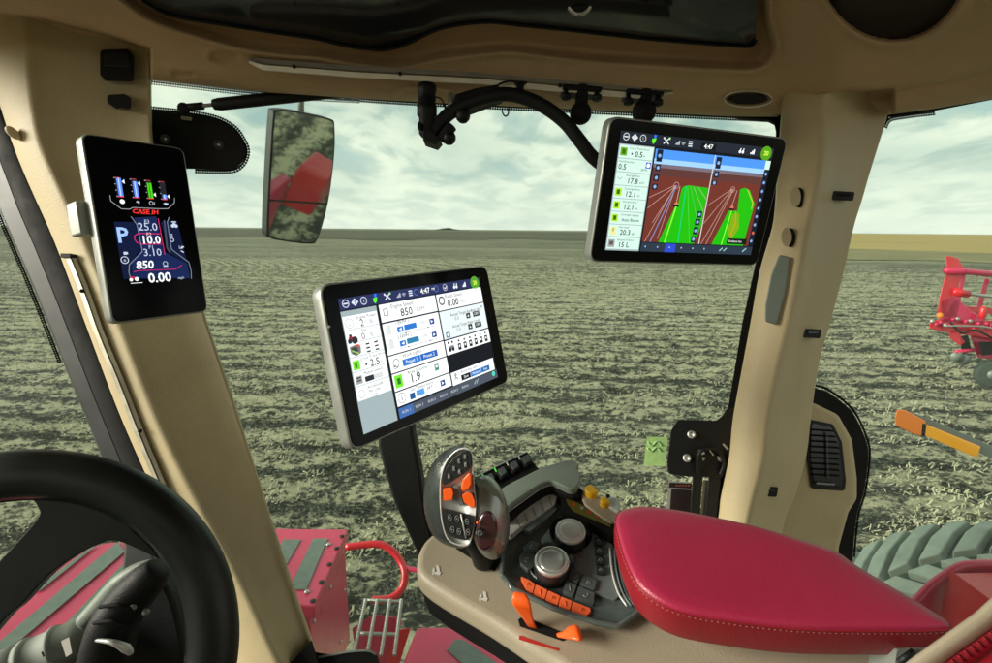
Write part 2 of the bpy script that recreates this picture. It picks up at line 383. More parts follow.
def gh(x, y):
    d = math.hypot(x, y); k = 1 / (1 + (d / 60) ** 2)
    row = math.sin((y + .07 * x) * 2 * math.pi / .76) * .035
    return (noise.fractal(Vector((x * .9, y * 1.6, 0)), .8, 2.1, 4) * .07 + noise.noise(Vector((x * .12, y * .2, 4))) * .12 + row) * k
az = np.concatenate([np.linspace(-math.pi, -1.05, 30)[:-1], np.linspace(-1.05, 1.05, 420), np.linspace(1.05, math.pi, 30)[1:]])
rad = np.concatenate([[.5, 1.5], np.geomspace(2.2, 60, 330), np.geomspace(63, 5000, 40)])
vs = []; 
for r in rad:
    for a in az[:-1]:
        x, y = r * math.sin(a), r * math.cos(a); vs.append((x, y, gh(x, y) if r < 200 else 0))
na = len(az) - 1; fs = [(i * na + j, i * na + (j + 1) % na, (i + 1) * na + (j + 1) % na, (i + 1) * na + j) for i in range(len(rad) - 1) for j in range(na)]
mb = MB(); mb.add(vs, fs, SOIL, True); mb.add([(0, 0, 0)], [], SOIL); c0 = len(mb.v) - 1
for j in range(na): mb.f.append([c0, (j + 1) % na, j]); mb.mi.append(0); mb.sm.append(True)
tag(mb.build('field', origin=(0, 0, 0), fixn=False), kind='structure')
TANF = mat('ripe_stubble', (.40, .29, .115), .95, var=.18, vscale=.02, spec=.1)
mb = MB()
def fg(x, y, z): return G(x, y, z)
far = [(780, 248), (860, 249), (930, 251), (1000, 253.5), (1200, 259)]
top = [(780, 232.9), (860, 233.6), (930, 234.3), (1000, 234.9), (1200, 236.8)]
mb.grid([[fg(x, y, .06) for x, y in far], [fg(x, y, .06) for x, y in top]], TANF, False)
tag(mb.build('ripe_field', origin=(200, 200, 0.2)), kind='structure')
mb = MB(); mb.grid([[fg(x, y + 9 + (x - 780) * .006 + 1.2 * math.sin(x * .06), .07) for x, y in far], [fg(x, y - .1, .05) for x, y in far]], mat('field_margin', (.23, .20, .105), .95, var=.3, vscale=.1, spec=.1), False)
tag(mb.build('field_margin', origin=(80, 80, 0.1)), kind='structure')
FARM = mat('far_tilled_soil', (.105, .10, .072), .95, var=.3, vscale=.012, spec=.1)
mb = MB(); mb.grid([[fg(x, 239.5 + (x - 447) * .0093 + 1.0 * math.sin(x * .021) + .5 * math.sin(x * .07), .10) for x in range(-500, 800, 12)], [fg(x, 231.0 + (x - 447) * .0093, .12) for x in range(-500, 800, 12)]], FARM, False)
tag(mb.build('far_tilled_field', origin=(0, 300, 0.1)), kind='structure')
# straw and clods lying on the near field: nobody could count them
STRAW = mat('straw', (.42, .39, .27), .85, var=.35, vscale=3); CLOD = mat('clod', (.055, .06, .046), .95, var=.4, vscale=4)
V = []; Fc = []; mi = []
def scatter(n, rmin, rmax, kind):
    for _ in range(n):
        u = random.random(); r = rmin * (rmax / rmin) ** u; a = random.uniform(-.98, .98); x, y = r * math.sin(a), r * math.cos(a)
        c = noise.fractal(Vector((x * .55, y * 1.5, 2)), .7, 2, 3)
        if (c < -.14 + .46 * random.random()) == (kind == 0): continue
        z = gh(x, y); o = len(V); sz = (1 + r / 28); c += .20 * math.sin((y + .07 * x) * 2 * math.pi / .76)
        if kind == 0:
            l = random.uniform(.006, .03) * sz * .75; wd = random.uniform(.003, .009) * sz * .75; t = random.gauss(0, 1.1); dx, dy = math.cos(t) * l, math.sin(t) * l; px, py = -math.sin(t) * wd, math.cos(t) * wd
            z0 = z + random.uniform(.005, .03); z1 = z + random.uniform(.005, .07)
            V.extend([(x - dx - px, y - dy - py, z0), (x + dx - px, y + dy - py, z1), (x + dx + px, y + dy + py, z1), (x - dx + px, y - dy + py, z0), (x - dx, y - dy, z0 + wd), (x + dx, y + dy, z1 + wd)])
            Fc.extend([(o, o + 1, o + 5, o + 4), (o + 4, o + 5, o + 2, o + 3)]); mi.extend([0, 0])
        else:
            s = random.uniform(.008, .026) * sz
            ps = [(s, 0, 0), (0, s, 0), (-s, 0, 0), (0, -s, 0), (0, 0, s), (0, 0, -s * .4)]
            V.extend([(x + p[0] * random.uniform(.6, 1.5), y + p[1] * random.uniform(.6, 1.3), z + .01 + p[2] * random.uniform(.5, .9)) for p in ps])
            for q in ((0, 1, 4), (1, 2, 4), (2, 3, 4), (3, 0, 4)): Fc.append([o + i for i in q]); mi.append(1)
scatter(90000, 3.6, 45, 0); scatter(45000, 3.6, 40, 1)
me = bpy.data.meshes.new('crop_residue'); me.from_pydata(V, [], Fc); me.materials.append(STRAW); me.materials.append(CLOD); me.polygons.foreach_set('material_index', mi); me.update()
o = bpy.data.objects.new('crop_residue', me); COL.objects.link(o)
tag(o, 'loose straw and dark clods strewn over the ploughed field', 'crop residue', kind='stuff')
# farmstead and trees far off on the horizon
mb = MB(); rq = random.Random(5)
for k in range(60):
    u = rq.gauss(0, 1); x = 447 + u * 9; o_ = G(x, 233, 0); q = Vector((o_.x, o_.y, 0)).normalized() * 1500; h = max(1.2, 6.5 * math.exp(-u * u)) * rq.uniform(.5, 1.1)
    mb.ball(q + Vector((0, 0, h * .5)), 1, mat('far_foliage', (.05, .06, .045), .9) if k == 0 else mb.mats[0], 8, (Vector((rq.uniform(4, 9), 0, 0)), Vector((0, 5, 0)), Vector((0, 0, h * .6))))
tag(mb.build('distant_trees'), 'low dark clump of far off trees on the horizon', 'trees', kind='stuff')
# haze over the far field
def haze():
    mb = MB(); mb.box((0, 700, 12), Vector((1800, 0, 0)), Vector((0, 1500, 0)), Vector((0, 0, 13.5)), None)
    return mb
# ------------------------------------------------------------------ tractor shell
TR = empty('tractor', P(301, 663, 1.1) * 1.0 - Vector((0, 0, 1)), 'red farm tractor on the dark stubble field, seen from inside its tan lined cab', 'tractor')
# roof lining: lower band, lip round the overhead recess, speaker ring
RIDGE = [(-160, -160), (60, -60), (120, 0), (154, 23), (198, 38), (256, 52.6), (315, 58.5), (342, 63), (383, 68.5), (407, 68), (445, 60), (490, 54.5), (514, 53.7), (560, 59), (606, 64), (703, 69.5), (745, 71), (762, 68), (773, 58), (778.5, 46), (774, 25), (771, 0), (768, -160)]
rx = cat(RIDGE, 10)
ra = np.array(rx)
def ridge_sd(x, y):
    a = ra[:-1]; b = ra[1:]; ab = b - a; p = np.array((x, y)); t = np.clip(((p - a) * ab).sum(1) / (ab ** 2).sum(1), 0, 1)
    d = np.hypot(*(a + ab * t[:, None] - p).T); i = d.argmin(); cr_ = ab[i][0] * (p - a[i])[1] - ab[i][1] * (p - a[i])[0]
    return d[i] * (-1 if cr_ > 0 else 1)                # > 0 inside the recess (above the lip)
BOT = [(-260, 100), (0, 86), (149, 79.5), (271, 92.5), (340, 97), (417, 101.5), (595, 110), (740, 116.5), (781, 117), (830, 121), (891, 114), (930, 109), (992, 98.7), (1100, 78), (1300, 30)]
STL = [(-260, 6), (0, 11.5), (49, 18), (95, 29.5), (120, 37), (150, 47.5)]
STR = [(781, 116), (800, 102), (817, 95), (842.6, 90), (894, 87.7), (940, 80), (992, 66), (1100, 40), (1300, -20)]
sst = lambda t: (lambda q: q * q * (3 - 2 * q))(max(0., min(1., t)))
def hd(x, y):
    d = .80 + y * .0020
    s = ridge_sd(x, y); d += .045 * sst(s / 14 + .1) - .010 * math.exp(-(s / 4.0) ** 2)
    if x < 160: d += .13 * sst((y - pl(STL, x)) / 2.5) * sst((152 - x) / 3)
    if x > 779: d += -.05 * sst((x - 779) / 60) + (.13 if x < 893 else .05) * sst((y - pl(STR, x)) / 2.5)
    yb = pl(BOT, x); d += .03 * max(0, 1 - (yb - y) / 7) ** 2
    r = math.hypot((x - 893) / 83, (y + 44) / 92)       # loudspeaker ring
    d += -.010 * math.exp(-((r - .97) / .05) ** 2) + .02 * sst((.93 - r) / .03)
    for ex, ey, ea, eb in ((225, 57, 17, 7), (183, 74, 13, 3.5), (748, 99, 25, 8.5), (424, 96, 30, 9)):
        q = math.hypot((x - ex) / ea, (y - ey) / eb); d += .008 * sst((1.0 - q) / .25) - .003 * math.exp(-((q - 1.08) / .12) ** 2)
    d -= .004 * math.exp(-((y - (yb - 14)) / 5) ** 2)
    return d
xs = np.concatenate([np.arange(-260, 100, 8), np.arange(100, 146, 3), np.arange(146, 156, .8), np.arange(156, 770, 2.5), np.arange(770, 1000, 2.5), np.arange(1000, 1300, 10)])
ts = np.concatenate([np.linspace(0, .8, 90), np.linspace(.8, 1, 24)[1:]])
rows = []
for t in ts:
    rows.append([(lambda y: P(x, y, hd(x, y)))(-170 + t * (pl(BOT, x) + 170)) for x in xs])
rows.append([P(x, pl(BOT, x) + .5, hd(x, pl(BOT, x)) + .03) for x in xs])
rows.append([P(x, pl(BOT, x) - 12, hd(x, pl(BOT, x)) + .10) for x in xs])
rows.append([P(x, pl(BOT, x) - 60, hd(x, pl(BOT, x)) + .16) for x in xs])
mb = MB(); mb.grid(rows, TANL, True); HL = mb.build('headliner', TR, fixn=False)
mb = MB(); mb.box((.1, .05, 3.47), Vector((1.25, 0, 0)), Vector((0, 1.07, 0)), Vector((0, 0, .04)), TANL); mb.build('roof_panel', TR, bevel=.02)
# loudspeaker cloth
mb = MB(); q = [(893 + 76 * math.cos(a), -44 + 84.5 * math.sin(a)) for a in np.linspace(0, 2 * math.pi, 60)[:-1]]
mb.prism([P(x, y, .80 + y * .0020 - .036) for x, y in q], P(0, 0, .008) - CAM, SPK); mb.build('speaker_grille', TR)
# gloss overhead panel
GE = [(80, -40), (142, 0), (168, 14.6), (220, 24), (274, 32.5), (315, 38.5), (345, 45.5), (367, 48.8), (386, 49.5), (407, 44), (432, 31.5), (458, 24.6), (490, 22), (519, 25), (560, 29), (600, 33.5), (660, 40), (737, 46), (752, 45.5), (756.5, 40), (757, 0), (757, -80), (400, -120), (100, -100)]
mb = MB(); e_ = cat(GE[:20], 4) + GE[20:]
def gd(x, y): return .80 + y * .0020 + .012
mb.prism([P(x, y, gd(x, y)) for x, y in e_], ray(450, 0) * .02, GLOSS); OC = mb.build('overhead_console', TR, bevel=.004)
mb = MB(); mb.tube([P(x, y + .6, gd(x, y) - .001) for x, y in cat(GE[1:20], 3)], .0022, BLK, 8, 1); mb.build('panel_edge', OC)
c = P(580, 0, gd(580, 0) - .002); nn = (CAM - c).normalized()
mb = MB(); mb.lathe(c, nn, [(.0225, 0), (.0225, .012), (.020, .015), (.0175, .0155)], CHR); mb.lathe(c, nn, [(.0172, .002), (.0172, .0162), (.012, .0158)], BLK); mb.build('control_knob', OC)
mb = MB(); mb.prism([P(x, y, gd(x, y) - .001) for x, y in rpoly([(632, -30), (726, -30), (722, 12), (712, 28), (640, 25)], 6)], ray(680, 0) * -.002, BLK); s_ = mb.build('display_window', OC)
mb = MB(); mb.ball(P(709, 3.0, gd(709, 3) - .004), .0024, scol(130, 230, 30), 8); mb.build('status_light', OC)
# long dark seam reflections on the overhead panel, laid on as a charcoal sheet
mb = MB(); mb.prism([P(x, y, gd(x, y) - .001) for x, y in [(597, -20), (597, 24), (650, 33), (652, 31), (632, 27), (625, -20)]], ray(620, 0) * -.0012, DARKP); mb.build('seam_reflection', OC)
# accessory rail
mb = MB()
def rl(x, k): return (lambda t: t)(pl([(249, 57.7), (355, 66), (480, 72.5), (564, 80.5), (627, 86), (673, 90.4)], x) + k * pl([(249, .5), (262, 1), (400, 1), (640, 1), (673, .3)], x) * 12)
rows = [[P(x, rl(x, k), .895 + .0012 * 0 + dd) for x in np.linspace(249, 673, 60)] for k, dd in ((0, .03), (0, 0), (.38, -.003), (.40, .006), (.5, .006), (.52, -.003), (.95, 0), (1.0, .03))]
mb.grid(rows, ALU, False); RAIL = mb.build('accessory_rail', TR)
mb = MB()
for x in (294, 400, 560, 655): c = P(x, rl(x, .45), .889); mb.lathe(c, (CAM - c).normalized(), [(.0035, 0), (.003, .002), (.0012, .0022)], BLK, 12)
mb.each('screw', RAIL)
for (x, y, a) in ((748, 99, 24),):                       # reading lamp
    c = P(x, y, .998); n_ = (CAM - c).normalized(); mb = MB()
    q = [(x + a * math.cos(t), y + 8.2 * math.sin(t)) for t in np.linspace(0, 2 * math.pi, 33)[:-1]]; q2 = [(x + (a - 4) * math.cos(t), y + 5.5 * math.sin(t)) for t in np.linspace(0, 2 * math.pi, 33)[:-1]]
    mb.tube([P(u, v, .985) for u, v in q + q[:1]], .0022, ALU, 8, 1); mb.prism([P(u, v, .990) for u, v in q2], ray(x, y) * .01, GLOSS); mb.build('reading_lamp', TR)
# ---- front pillar
FP = [(-60, -90, 0, 150), (-10, -52, 22, 150), (40, -22, 28, 150.3), (80, -8, 31, 150.6), (112, 2, 35, 151), (145, 13, 42, 153), (180, 27, 57, 163), (243, 55, 86, 182), (320, 84, 119, 206), (400, 114, 150, 233), (450, 135, 172, 249), (516, 165, 206, 270), (580, 195, 240, 291), (641, 225, 268, 312), (700, 255, 296, 332), (760, 280, 322, 352)]
D1 = 1.02; rows = []
for y, a, b, c in cat(FP, 5):
    w1 = b - a; w2 = c - b
    rows.append([P(a + 1, y, D1 + .08), P(a, y, D1 - .01), P(a + w1 * .08, y, D1 - .025), P(a + w1 * .45, y, D1 - .045), P(b - 6, y, D1 - .057), P(b, y, D1 - .058), P(b + 5, y, D1 - .052), P(b + w2 * .3, y, D1 - .03), P(b + w2 * .7, y, D1 - .008), P(c - 6, y, D1 + .006), P(c - 3, y, D1 + .002), P(c - .8, y, D1 + .004), P(c, y, D1 + .012), P(c + 1, y, D1 + .08)])
mb = MB(); mb.grid(rows, TAN, True, True, True); FPo = mb.build('front_pillar', TR)
# black snap sockets, plug, socket strip on the front pillar
def fpd(x, y):
    r = min(cat(FP, 5), key=lambda q: abs(q[0] - y)); _, a, b, c = r
    return D1 - .058 + (.05 * (x - b) / (c - b) if x > b else .045 * (b - x) / (b - a))
mb = MB(); mb.prism([P(x, y, fpd(x, y) - .004) for x, y in rpoly([(100, 50), (128, 49), (134, 56), (134, 82), (105, 81), (100, 75)], 4)], ray(117, 65) * .03, BLK)
mb.prism([P(x, y, fpd(x, y) - .006) for x, y in rpoly([(103, 54), (128, 53), (131, 68), (104, 66)], 2)], ray(117, 65) * .004, GLOSS)
mb.build('switch', FPo, bevel=.0015)
mb = MB(); mb.prism([P(x, y, fpd(x, y) - .004) for x, y in rpoly([(107, 95), (124, 94), (131, 98), (131, 110), (122, 108), (116, 109), (107, 103)], 3)], ray(117, 100) * .02, BLK); mb.build('coat_hook', FPo, bevel=.0015)
c = P(13, 133, D1 - .05); mb = MB(); mb.lathe(c, (CAM - c), [(.014, -.01), (.014, .003), (.010, .007), (.003, .008)], TAN, 24, sx=.6); mb.build('plug_cap', FPo)
mb = MB(); q = cat([(71, 258, 0), (84, 290, 0), (100, 335, 0), (120, 383, 0), (139, 432, 0), (158, 478, 0), (176, 520, 0), (196, 566, 0)], 5); rows = []
for o_, dd in ((-5.5, .02), (-5, -.004), (-.9, -.006), (-.7, 0), (.7, 0), (.9, -.006), (5, -.002), (5.5, .02)): rows.append([P(x + o_, y, D1 - .052 + dd) for x, y, _ in q])
mb.grid(rows, ALU, False); mb.box(P(70.5, 256.5, D1 - .05), Rv * .009, Uv * .004, Fv * .012, BLK)
mb.build('cable_channel', FPo)
mb = MB()
for x, y in ((82, 291), (140, 431)): c = P(x, y, D1 - .059); mb.lathe(c, CAM - c, [(.004, 0), (.0035, .002), (.001, .002)], BLK, 10)
mb.each('screw', FPo)
# charcoal outer post and rubber seal left of the pillar
LB = [(-60, -40), (-40, 90), (-20, 150), (0, 212), (36, 294), (63, 362), (99, 450), (120, 510), (125, 546), (121, 585), (130, 640), (150, 760)]
RB = [(-110, -40), (-20, 75), (0, 112), (20, 165), (27, 180), (55, 243), (84, 319), (114, 400), (135, 450), (165, 516), (195, 580), (225, 641), (280, 760)]
def bx_(b, y): return float(np.interp(y, [p[1] for p in b], [p[0] for p in b]))
ys = np.linspace(20, 760, 60)
def lb(y): return min(bx_(LB, y), bx_(RB, y) - 12)
mb = MB(); rows = []
for y in ys:
    l_, r_ = lb(y), bx_(RB, y); g_ = l_ + (r_ - l_) * .46
    rows.append([P(l_, y, 1.14), P(l_ + 1, y, 1.08), P(l_ + 2, y, 1.075), P(g_, y, 1.07), P(g_ + 1, y, 1.16)])
mb.grid(rows, DARKP, False, True, True); mb.build('door_post', TR)
mb = MB(); rows = []
for y in ys:
    l_, r_ = lb(y), bx_(RB, y); g_ = l_ + (r_ - l_) * .46
    rows.append([P(g_, y, 1.10), P(g_ + 1, y, 1.066), P(g_ + (r_ - g_) * .4, y, 1.058), P(r_ - 2, y, 1.055), P(r_ + 8, y, 1.06), P(r_ + 8, y, 1.10)])
mb.grid(rows, RUB, True, True, True); mb.build('window_gasket', TR)
# ---- rear pillar
RP = [(40, 800, 850, 935), (80, 786, 838, 902), (100, 782, 825, 892), (121, 780.6, 825, 886), (169, 777, 822, 871), (200, 775.4, 816, 862), (228, 772, 810, 853.5), (270, 760, 802, 844), (320, 751, 792, 831), (363, 743, 781, 819), (418, 733, 770, 811), (457, 729, 766, 806), (496, 721, 756, 795), (520, 718, 750, 785), (600, 705, 735, 765), (700, 690, 715, 745)]
D2 = .97; rows = []
for y, a, b, c in cat(RP, 5):
    w1 = b - a; w2 = c - b
    rows.append([P(a, y, D2 + .10), P(a, y, D2 + .03), P(a + 2, y, D2 + .016), P(a + w1 * .5, y, D2 - .004), P(b - w1 * .18, y, D2 - .018), P(b - w1 * .06, y, D2 - .020), P(b + w2 * .04, y, D2 - .010), P(b + w2 * .14, y, D2 + .012), P(b + w2 * .3, y, D2 + .045), P(b + w2 * .8, y, D2 + .13), P(c - 2, y, D2 + .15), P(c, y, D2 + .155), P(c, y, D2 + .18)])
mb = MB(); mb.grid(rows, TAN, True, True, True); RPo = mb.build('rear_pillar', TR)
mb = MB()
for x, y, w_, h_ in ((796, 197, 5.5, 10), (787, 237, 5.5, 9.5)):
    c = P(x, y, D2 - .011); mb.prism([P(x + 3.2 + w_ * math.cos(a), y + .6 + h_ * math.sin(a), D2 - .0122) for a in np.linspace(0, 2 * math.pi, 25)[:-1]], ray(x, y) * .01, RUB)  # offset black ellipse draws the crescent of shadow beside the cap
    mb.prism([P(x - .6 + w_ * math.cos(a), y + h_ * math.sin(a), D2 - .017) for a in np.linspace(0, 2 * math.pi, 25)[:-1]], ray(x, y) * .01, TAN)
mb.each('screw_cap_and_shade', RPo, 2, bevel=.001)
mb = MB(); mb.prism([P(x, y, D2 - .020) for x, y in rpoly([(779, 254.5), (790, 257), (786, 290), (777, 325), (765, 322), (765, 305), (771, 275)], 3.5)], ray(778, 290) * .018, GG)
mb.build('handle_insert', RPo, bevel=.003)
mb = MB()
for (x, y, d_, w_, h_) in ((844, 196, D2 + .05, 11, 5.0), (813, 333.5, D2 + .06, 9, 5.0), (771, 491.5, D2 + .045, 7.5, 5.5)):
    mb.prism([P(u, v, d_) for u, v in rpoly([(x - w_, y - h_), (x + w_, y - h_ + 1), (x + w_ - 2, y + h_), (x - w_ - 1, y + h_ - 1)], 2)], ray(x, y) * .04, BLK)
    mb.prism([P(u, v, d_ - .002) for u, v in [(x - w_ * .5, y - h_ * .5), (x + w_ * .6, y - h_ * .4), (x + w_ * .6, y), (x - w_ * .5, y)]], ray(x, y) * .01, GLOSS)
mb.each('snap_clip', RPo, 2)
# lower vent panel behind the rear pillar
mb = MB(); q = rpoly([(800, 398), (815, 403), (838, 414), (852, 439), (857, 478), (857, 499), (848.6, 512), (839, 547), (835, 610), (760, 620), (775, 480)], 14, 8)
mb.prism([P(x, y, 1.15) for x, y in q], ray(820, 480) * .06, TAN); VP = mb.build('vent_panel', TR, bevel=.010, bseg=4)
mb = MB(); q = rpoly([(808, 419), (833, 424), (842, 442), (846, 480), (845, 491), (811, 488.5), (807, 460)], 4)
mb.prism([P(x, y, 1.146) for x, y in q], ray(825, 455) * .03, BLK); q = rpoly([(811, 422.5), (831, 427), (839, 443), (843, 480), (842, 487), (814, 485), (810, 460)], 3)
mb.prism([P(x, y, 1.144) for x, y in q], ray(825, 455) * .03, GLOSS)
AV = mb.build('air_vent', VP, bevel=.002)
mb = MB()
for k in range(9):
    y = 430 + k * 5.6; mb.prism([P(x, yy, dd) for x, yy, dd in ((811.5, y - 1, 1.140), (834 + min(k, 3) * 1.8, y + .4, 1.140), (834 + min(k, 3) * 1.8, y + 3, 1.147), (811.5, y + 1.6, 1.147))], ray(825, y) * .003, BLK)
for x in (827,): mb.prism([P(x, 433, 1.138), P(x + .8, 433, 1.138), P(x + 1.8, 478, 1.138), P(x + 1, 478, 1.138)], ray(825, 455) * .002, KEYG)
mb.prism([P(817, 482, 1.138), P(835, 483.4, 1.138), P(834, 485.4, 1.138), P(816, 484, 1.138)], ray(825, 483) * .002, LEGD)
mb.build('vent_louvres', AV)
# black frame of the rear quarter window
mb = MB(); q = cat([(800, 378), (815, 387.5), (829, 392.5), (852.5, 412), (866, 440), (868.5, 457), (864, 492), (857, 516), (853, 557), (848, 640)], 4)
q2 = [(790, 640), (770, 470)]
mb.prism([P(x, y, 1.19) for x, y in q + q2], ray(820, 480) * .03, RUB); mb.build('window_surround', TR, bevel=.003)
mb = MB(); mb.prism([P(x, y, 1.21) for x, y in [(905, 60), (882, 130), (884, 121.5), (889, 117.5), (906, 115), (935, 111), (992, 100), (1100, 79), (1100, 40)]], ray(900, 110) * .01, RUB); mb.build('window_seal', TR)
# side window: seal on the right and under the header, latch plate
mb = MB(); q = [(690, 105)] + [(740, 117.5), (768, 119.8), (774.5, 123), (776, 130), (775, 160), (768, 215), (755, 266), (742.5, 322), (727, 414.5), (716, 470), (708, 520), (700, 640)] ; q2 = [(745, 640), (760, 400), (795, 200), (800, 110), (780, 95)]
mb.prism([P(x, y, 1.075) for x, y in q + q2], ray(770, 300) * .015, RUB); mb.build('door_seal', TR)
mb = MB(); q = rpoly([(678, 419.5), (716, 420.7), (722, 416), (727, 408), (745, 408), (738, 445), (732, 462), (722, 478), (694, 477), (668, 474), (667, 462), (671, 430)], 5)
mb.prism([P(x, y, 1.045) for x, y in q], ray(700, 450) * .02, BLK)
mb.prism([P(x, y, 1.05) for x, y in [(693, 474), (703, 476), (698, 540), (688, 540)]], ray(700, 500) * .015, BLK); mb.prism([P(x, y, 1.05) for x, y in [(709, 474), (722, 470), (714, 540), (702, 540)]], ray(700, 500) * .015, BLK)
LP = mb.build('latch_plate', TR, bevel=.002); mb = MB()
for x, y in ((691.5, 434.5), (687, 458)): c = P(x, y, 1.044); mb.lathe(c, CAM - c, [(.0085, 0), (.0085, .003), (.005, .005), (.004, .0035), (.001, .0035)], STEEL, 16)
mb.each('bolt', LP)
mb = MB(); 
for pts in ([(722, 444), (724, 443.5), (729, 449), (727, 450)], [(698, 450), (703, 448), (705, 454), (700, 455)], [(702, 457), (706, 458), (703, 461)], [(717, 456), (724, 457), (721, 461), (723, 463), (718, 460)], [(708, 449), (709, 448.6), (714, 455), (713, 455.6)]): mb.prism([P(x, y, 1.043) for x, y in pts], ray(710, 450) * -.003, STEEL)
mb.tube([P(698, 474, 1.04), P(700, 452, 1.03), P(716, 449, 1.03), P(724, 462, 1.035), P(720, 475, 1.04)], .004, BLK, 8)
mb.build('latch', LP)
mb = MB(); mb.prism([P(x, y, 1.058) for x, y in [(703, 480), (712, 480), (708, 535), (699, 535)]], ray(708, 500) * .004, STKW); mb.build('strike_bar', LP)
# frit strips (printed on the glass)
def strip(name, pts, wpx, d, side, dens=.42, parent=TR):
    mb = MB(); a = cat(pts, 6); n_ = len(a); rowA = []; rowB = []; s_ = 0; us = []
    for i, (x, y) in enumerate(a):
        x0, y0 = a[max(i - 1, 0)]; x1, y1 = a[min(i + 1, n_ - 1)]; l = math.hypot(x1 - x0, y1 - y0) or 1; nx, ny = -(y1 - y0) / l * side, (x1 - x0) / l * side
        if i: s_ += math.hypot(x - x0, y - y0) if i == n_ - 1 else math.hypot(a[i][0] - a[i - 1][0], a[i][1] - a[i - 1][1])
        us.append(s_ * dens); rowA.append(P(x, y, d)); rowB.append(P(x + nx * wpx, y + ny * wpx, d))
    mb.grid([rowA, rowB], FRIT, False)
    for i in range(n_): mb.uv[i] = (us[i], 0); mb.uv[n_ + i] = (us[i], wpx * dens)
    return mb.build(name, parent, fixn=False)
strip('frit_band', [(149, 78), (271, 91.5), (360, 97)], 6.5, 1.10, 1)
strip('frit_band', [(335, 96), (417, 101.5), (595, 110), (770, 118)], 5, 1.10, 1)
strip('frit_band', [(815, 386.5), (829, 391.5), (852.5, 411), (866, 439), (868.5, 457), (864, 492), (857, 516), (853, 557)], 2.6, 1.195, -1)
strip('frit_band', [(883, 127), (889, 118), (906, 114.5), (935, 111)], 4.5, 1.215, 1)
strip('frit_band', [(-30, 120), (-20, 150), (0, 212), (30, 282), (62, 362)], 5, 1.145, 1)
# hinge plate (black oval on the glass, upper left)
mb = MB(); q = closedcat([(100, 104), (150, 110), (205, 116.5), (231, 127), (243.5, 143), (246, 154), (240, 165), (228, 170), (190, 169), (150, 170), (100, 172)], 4)
mb.prism([P(x, y, 1.12) for x, y in q], ray(200, 140) * .008, BLK); HP = mb.build('hinge_plate', TR, bevel=.002)
mb = MB()
for x, y in ((165, 139), (219, 145)): c = P(x, y, 1.118); mb.lathe(c, CAM - c, [(.0105, 0), (.0105, .003), (.008, .004), (.006, .002), (.001, .002)], DARKP, 18); mb.lathe(c, CAM - c, [(.004, .002), (.004, .004), (.001, .004)], STEEL, 10)
mb.prism([P(x, y, 1.115) for x, y in rpoly([(181, 116), (192, 117.5), (192, 121), (181, 119.5)], 1)], ray(187, 118) * .006, STEEL)
mb.each('hinge_bolt', HP)
strip('frit_band', [(150, 110.5), (205, 117), (231, 127.5), (243, 143), (245.5, 154), (240, 165), (228, 169.5), (195, 169)], 5, 1.13, -1, parent=HP)
# glass panes
def pane(name, pts, d, label=None):
    mb = MB(); mb.prism([P(x, y, dd) for x, y, dd in pts], ray(400, 300) * .005, GLASS); return mb.build(name, TR, label=label)
pane('window_pane', [(130, 60, 1.135), (800, 95, 1.105), (800, 300, 1.105), (720, 800, 1.105), (320, 800, 1.135), (130, 250, 1.135)], 0, 'large side window pane between the two tan pillars')
pane('window_pane', [(-420, 20, 1.2), (20, 40, 1.17), (40, 250, 1.17), (200, 760, 1.17), (-420, 760, 1.2)], 0, 'windshield pane left of the front pillar')
pane('window_pane', [(800, 70, 1.235), (1250, 0, 1.1), (1250, 700, 1.1), (800, 700, 1.235)], 0, 'rear quarter window pane right of the rear pillar')
# dark sill at the foot of the front pillar
mb = MB(); q = cat([(290, 668), (306, 652), (330, 654), (350, 651), (370, 650), (377, 655), (380, 668), (380, 700)], 3)
mb.prism([P(x, y, 1.0) for x, y in q + [(290, 700)]], ray(340, 660) * .08, BLK); mb.tube([P(x, y, .998) for x, y in cat([(318, 657), (335, 654), (350, 651.5), (368, 650.5), (376, 654)], 4)], .0022, GREYM, 8, 1)
mb.prism([P(x, y, .985) for x, y in [(285, 668), (312, 640), (320, 668), (320, 700), (280, 700)]], ray(300, 660) * .05, RUB); mb.build('door_sill', TR, bevel=.004)
mb = MB(); mb.box((.1, -1.05, 2.42), Vector((1.2, 0, 0)), Vector((0, .03, 0)), Vector((0, 0, .79)), TAN); mb.build('rear_light_block', TR, bevel=.02)  # unseen solid wall, added and raised to block fill light from behind
mb = MB(); mb.box((0, -.15, 1.62), Vector((1.1, 0, 0)), Vector((0, .95, 0)), Vector((0, 0, .03)), RUB); mb.build('cab_floor', TR)
# ------------------------------------------------------------------ tractor exterior
Z1 = 1.55
mb = MB(); mb.prism([G(348, 529, Z1), G(314, 606, Z1), G(298, 605, Z1), G(150, 600, Z1), G(150, 527, Z1)], Vector((0, 0, -.06)), RED); DK = mb.build('tool_box', TR, bevel=.006)
mb = MB(); a, b = G(348, 529, Z1), G(314, 606, Z1); a2, b2, c2 = P(364, 597, 2.3), P(314, 655, 2.02), P(348, 655, 2.12)
ed = (b - a); inw = Vector((-1, 0, 0)) * .02
mb.prism([a + inw + Vector((0, 0, -.06)), b + inw + Vector((0, 0, -.06)), b + inw + Vector((0, 0, -.62)), a + inw + Vector((0, 0, -.62))], Vector((-.03, .0, 0)), RED)
mb.prism([b + Vector((-.03, 0, -.06)), b + Vector((-.8, 0, -.06)), b + Vector((-.8, 0, -.62)), b + Vector((-.03, 0, -.62))], Vector((0, .03, 0)), REDB); mb.build('side_panel', DK, bevel=.003)
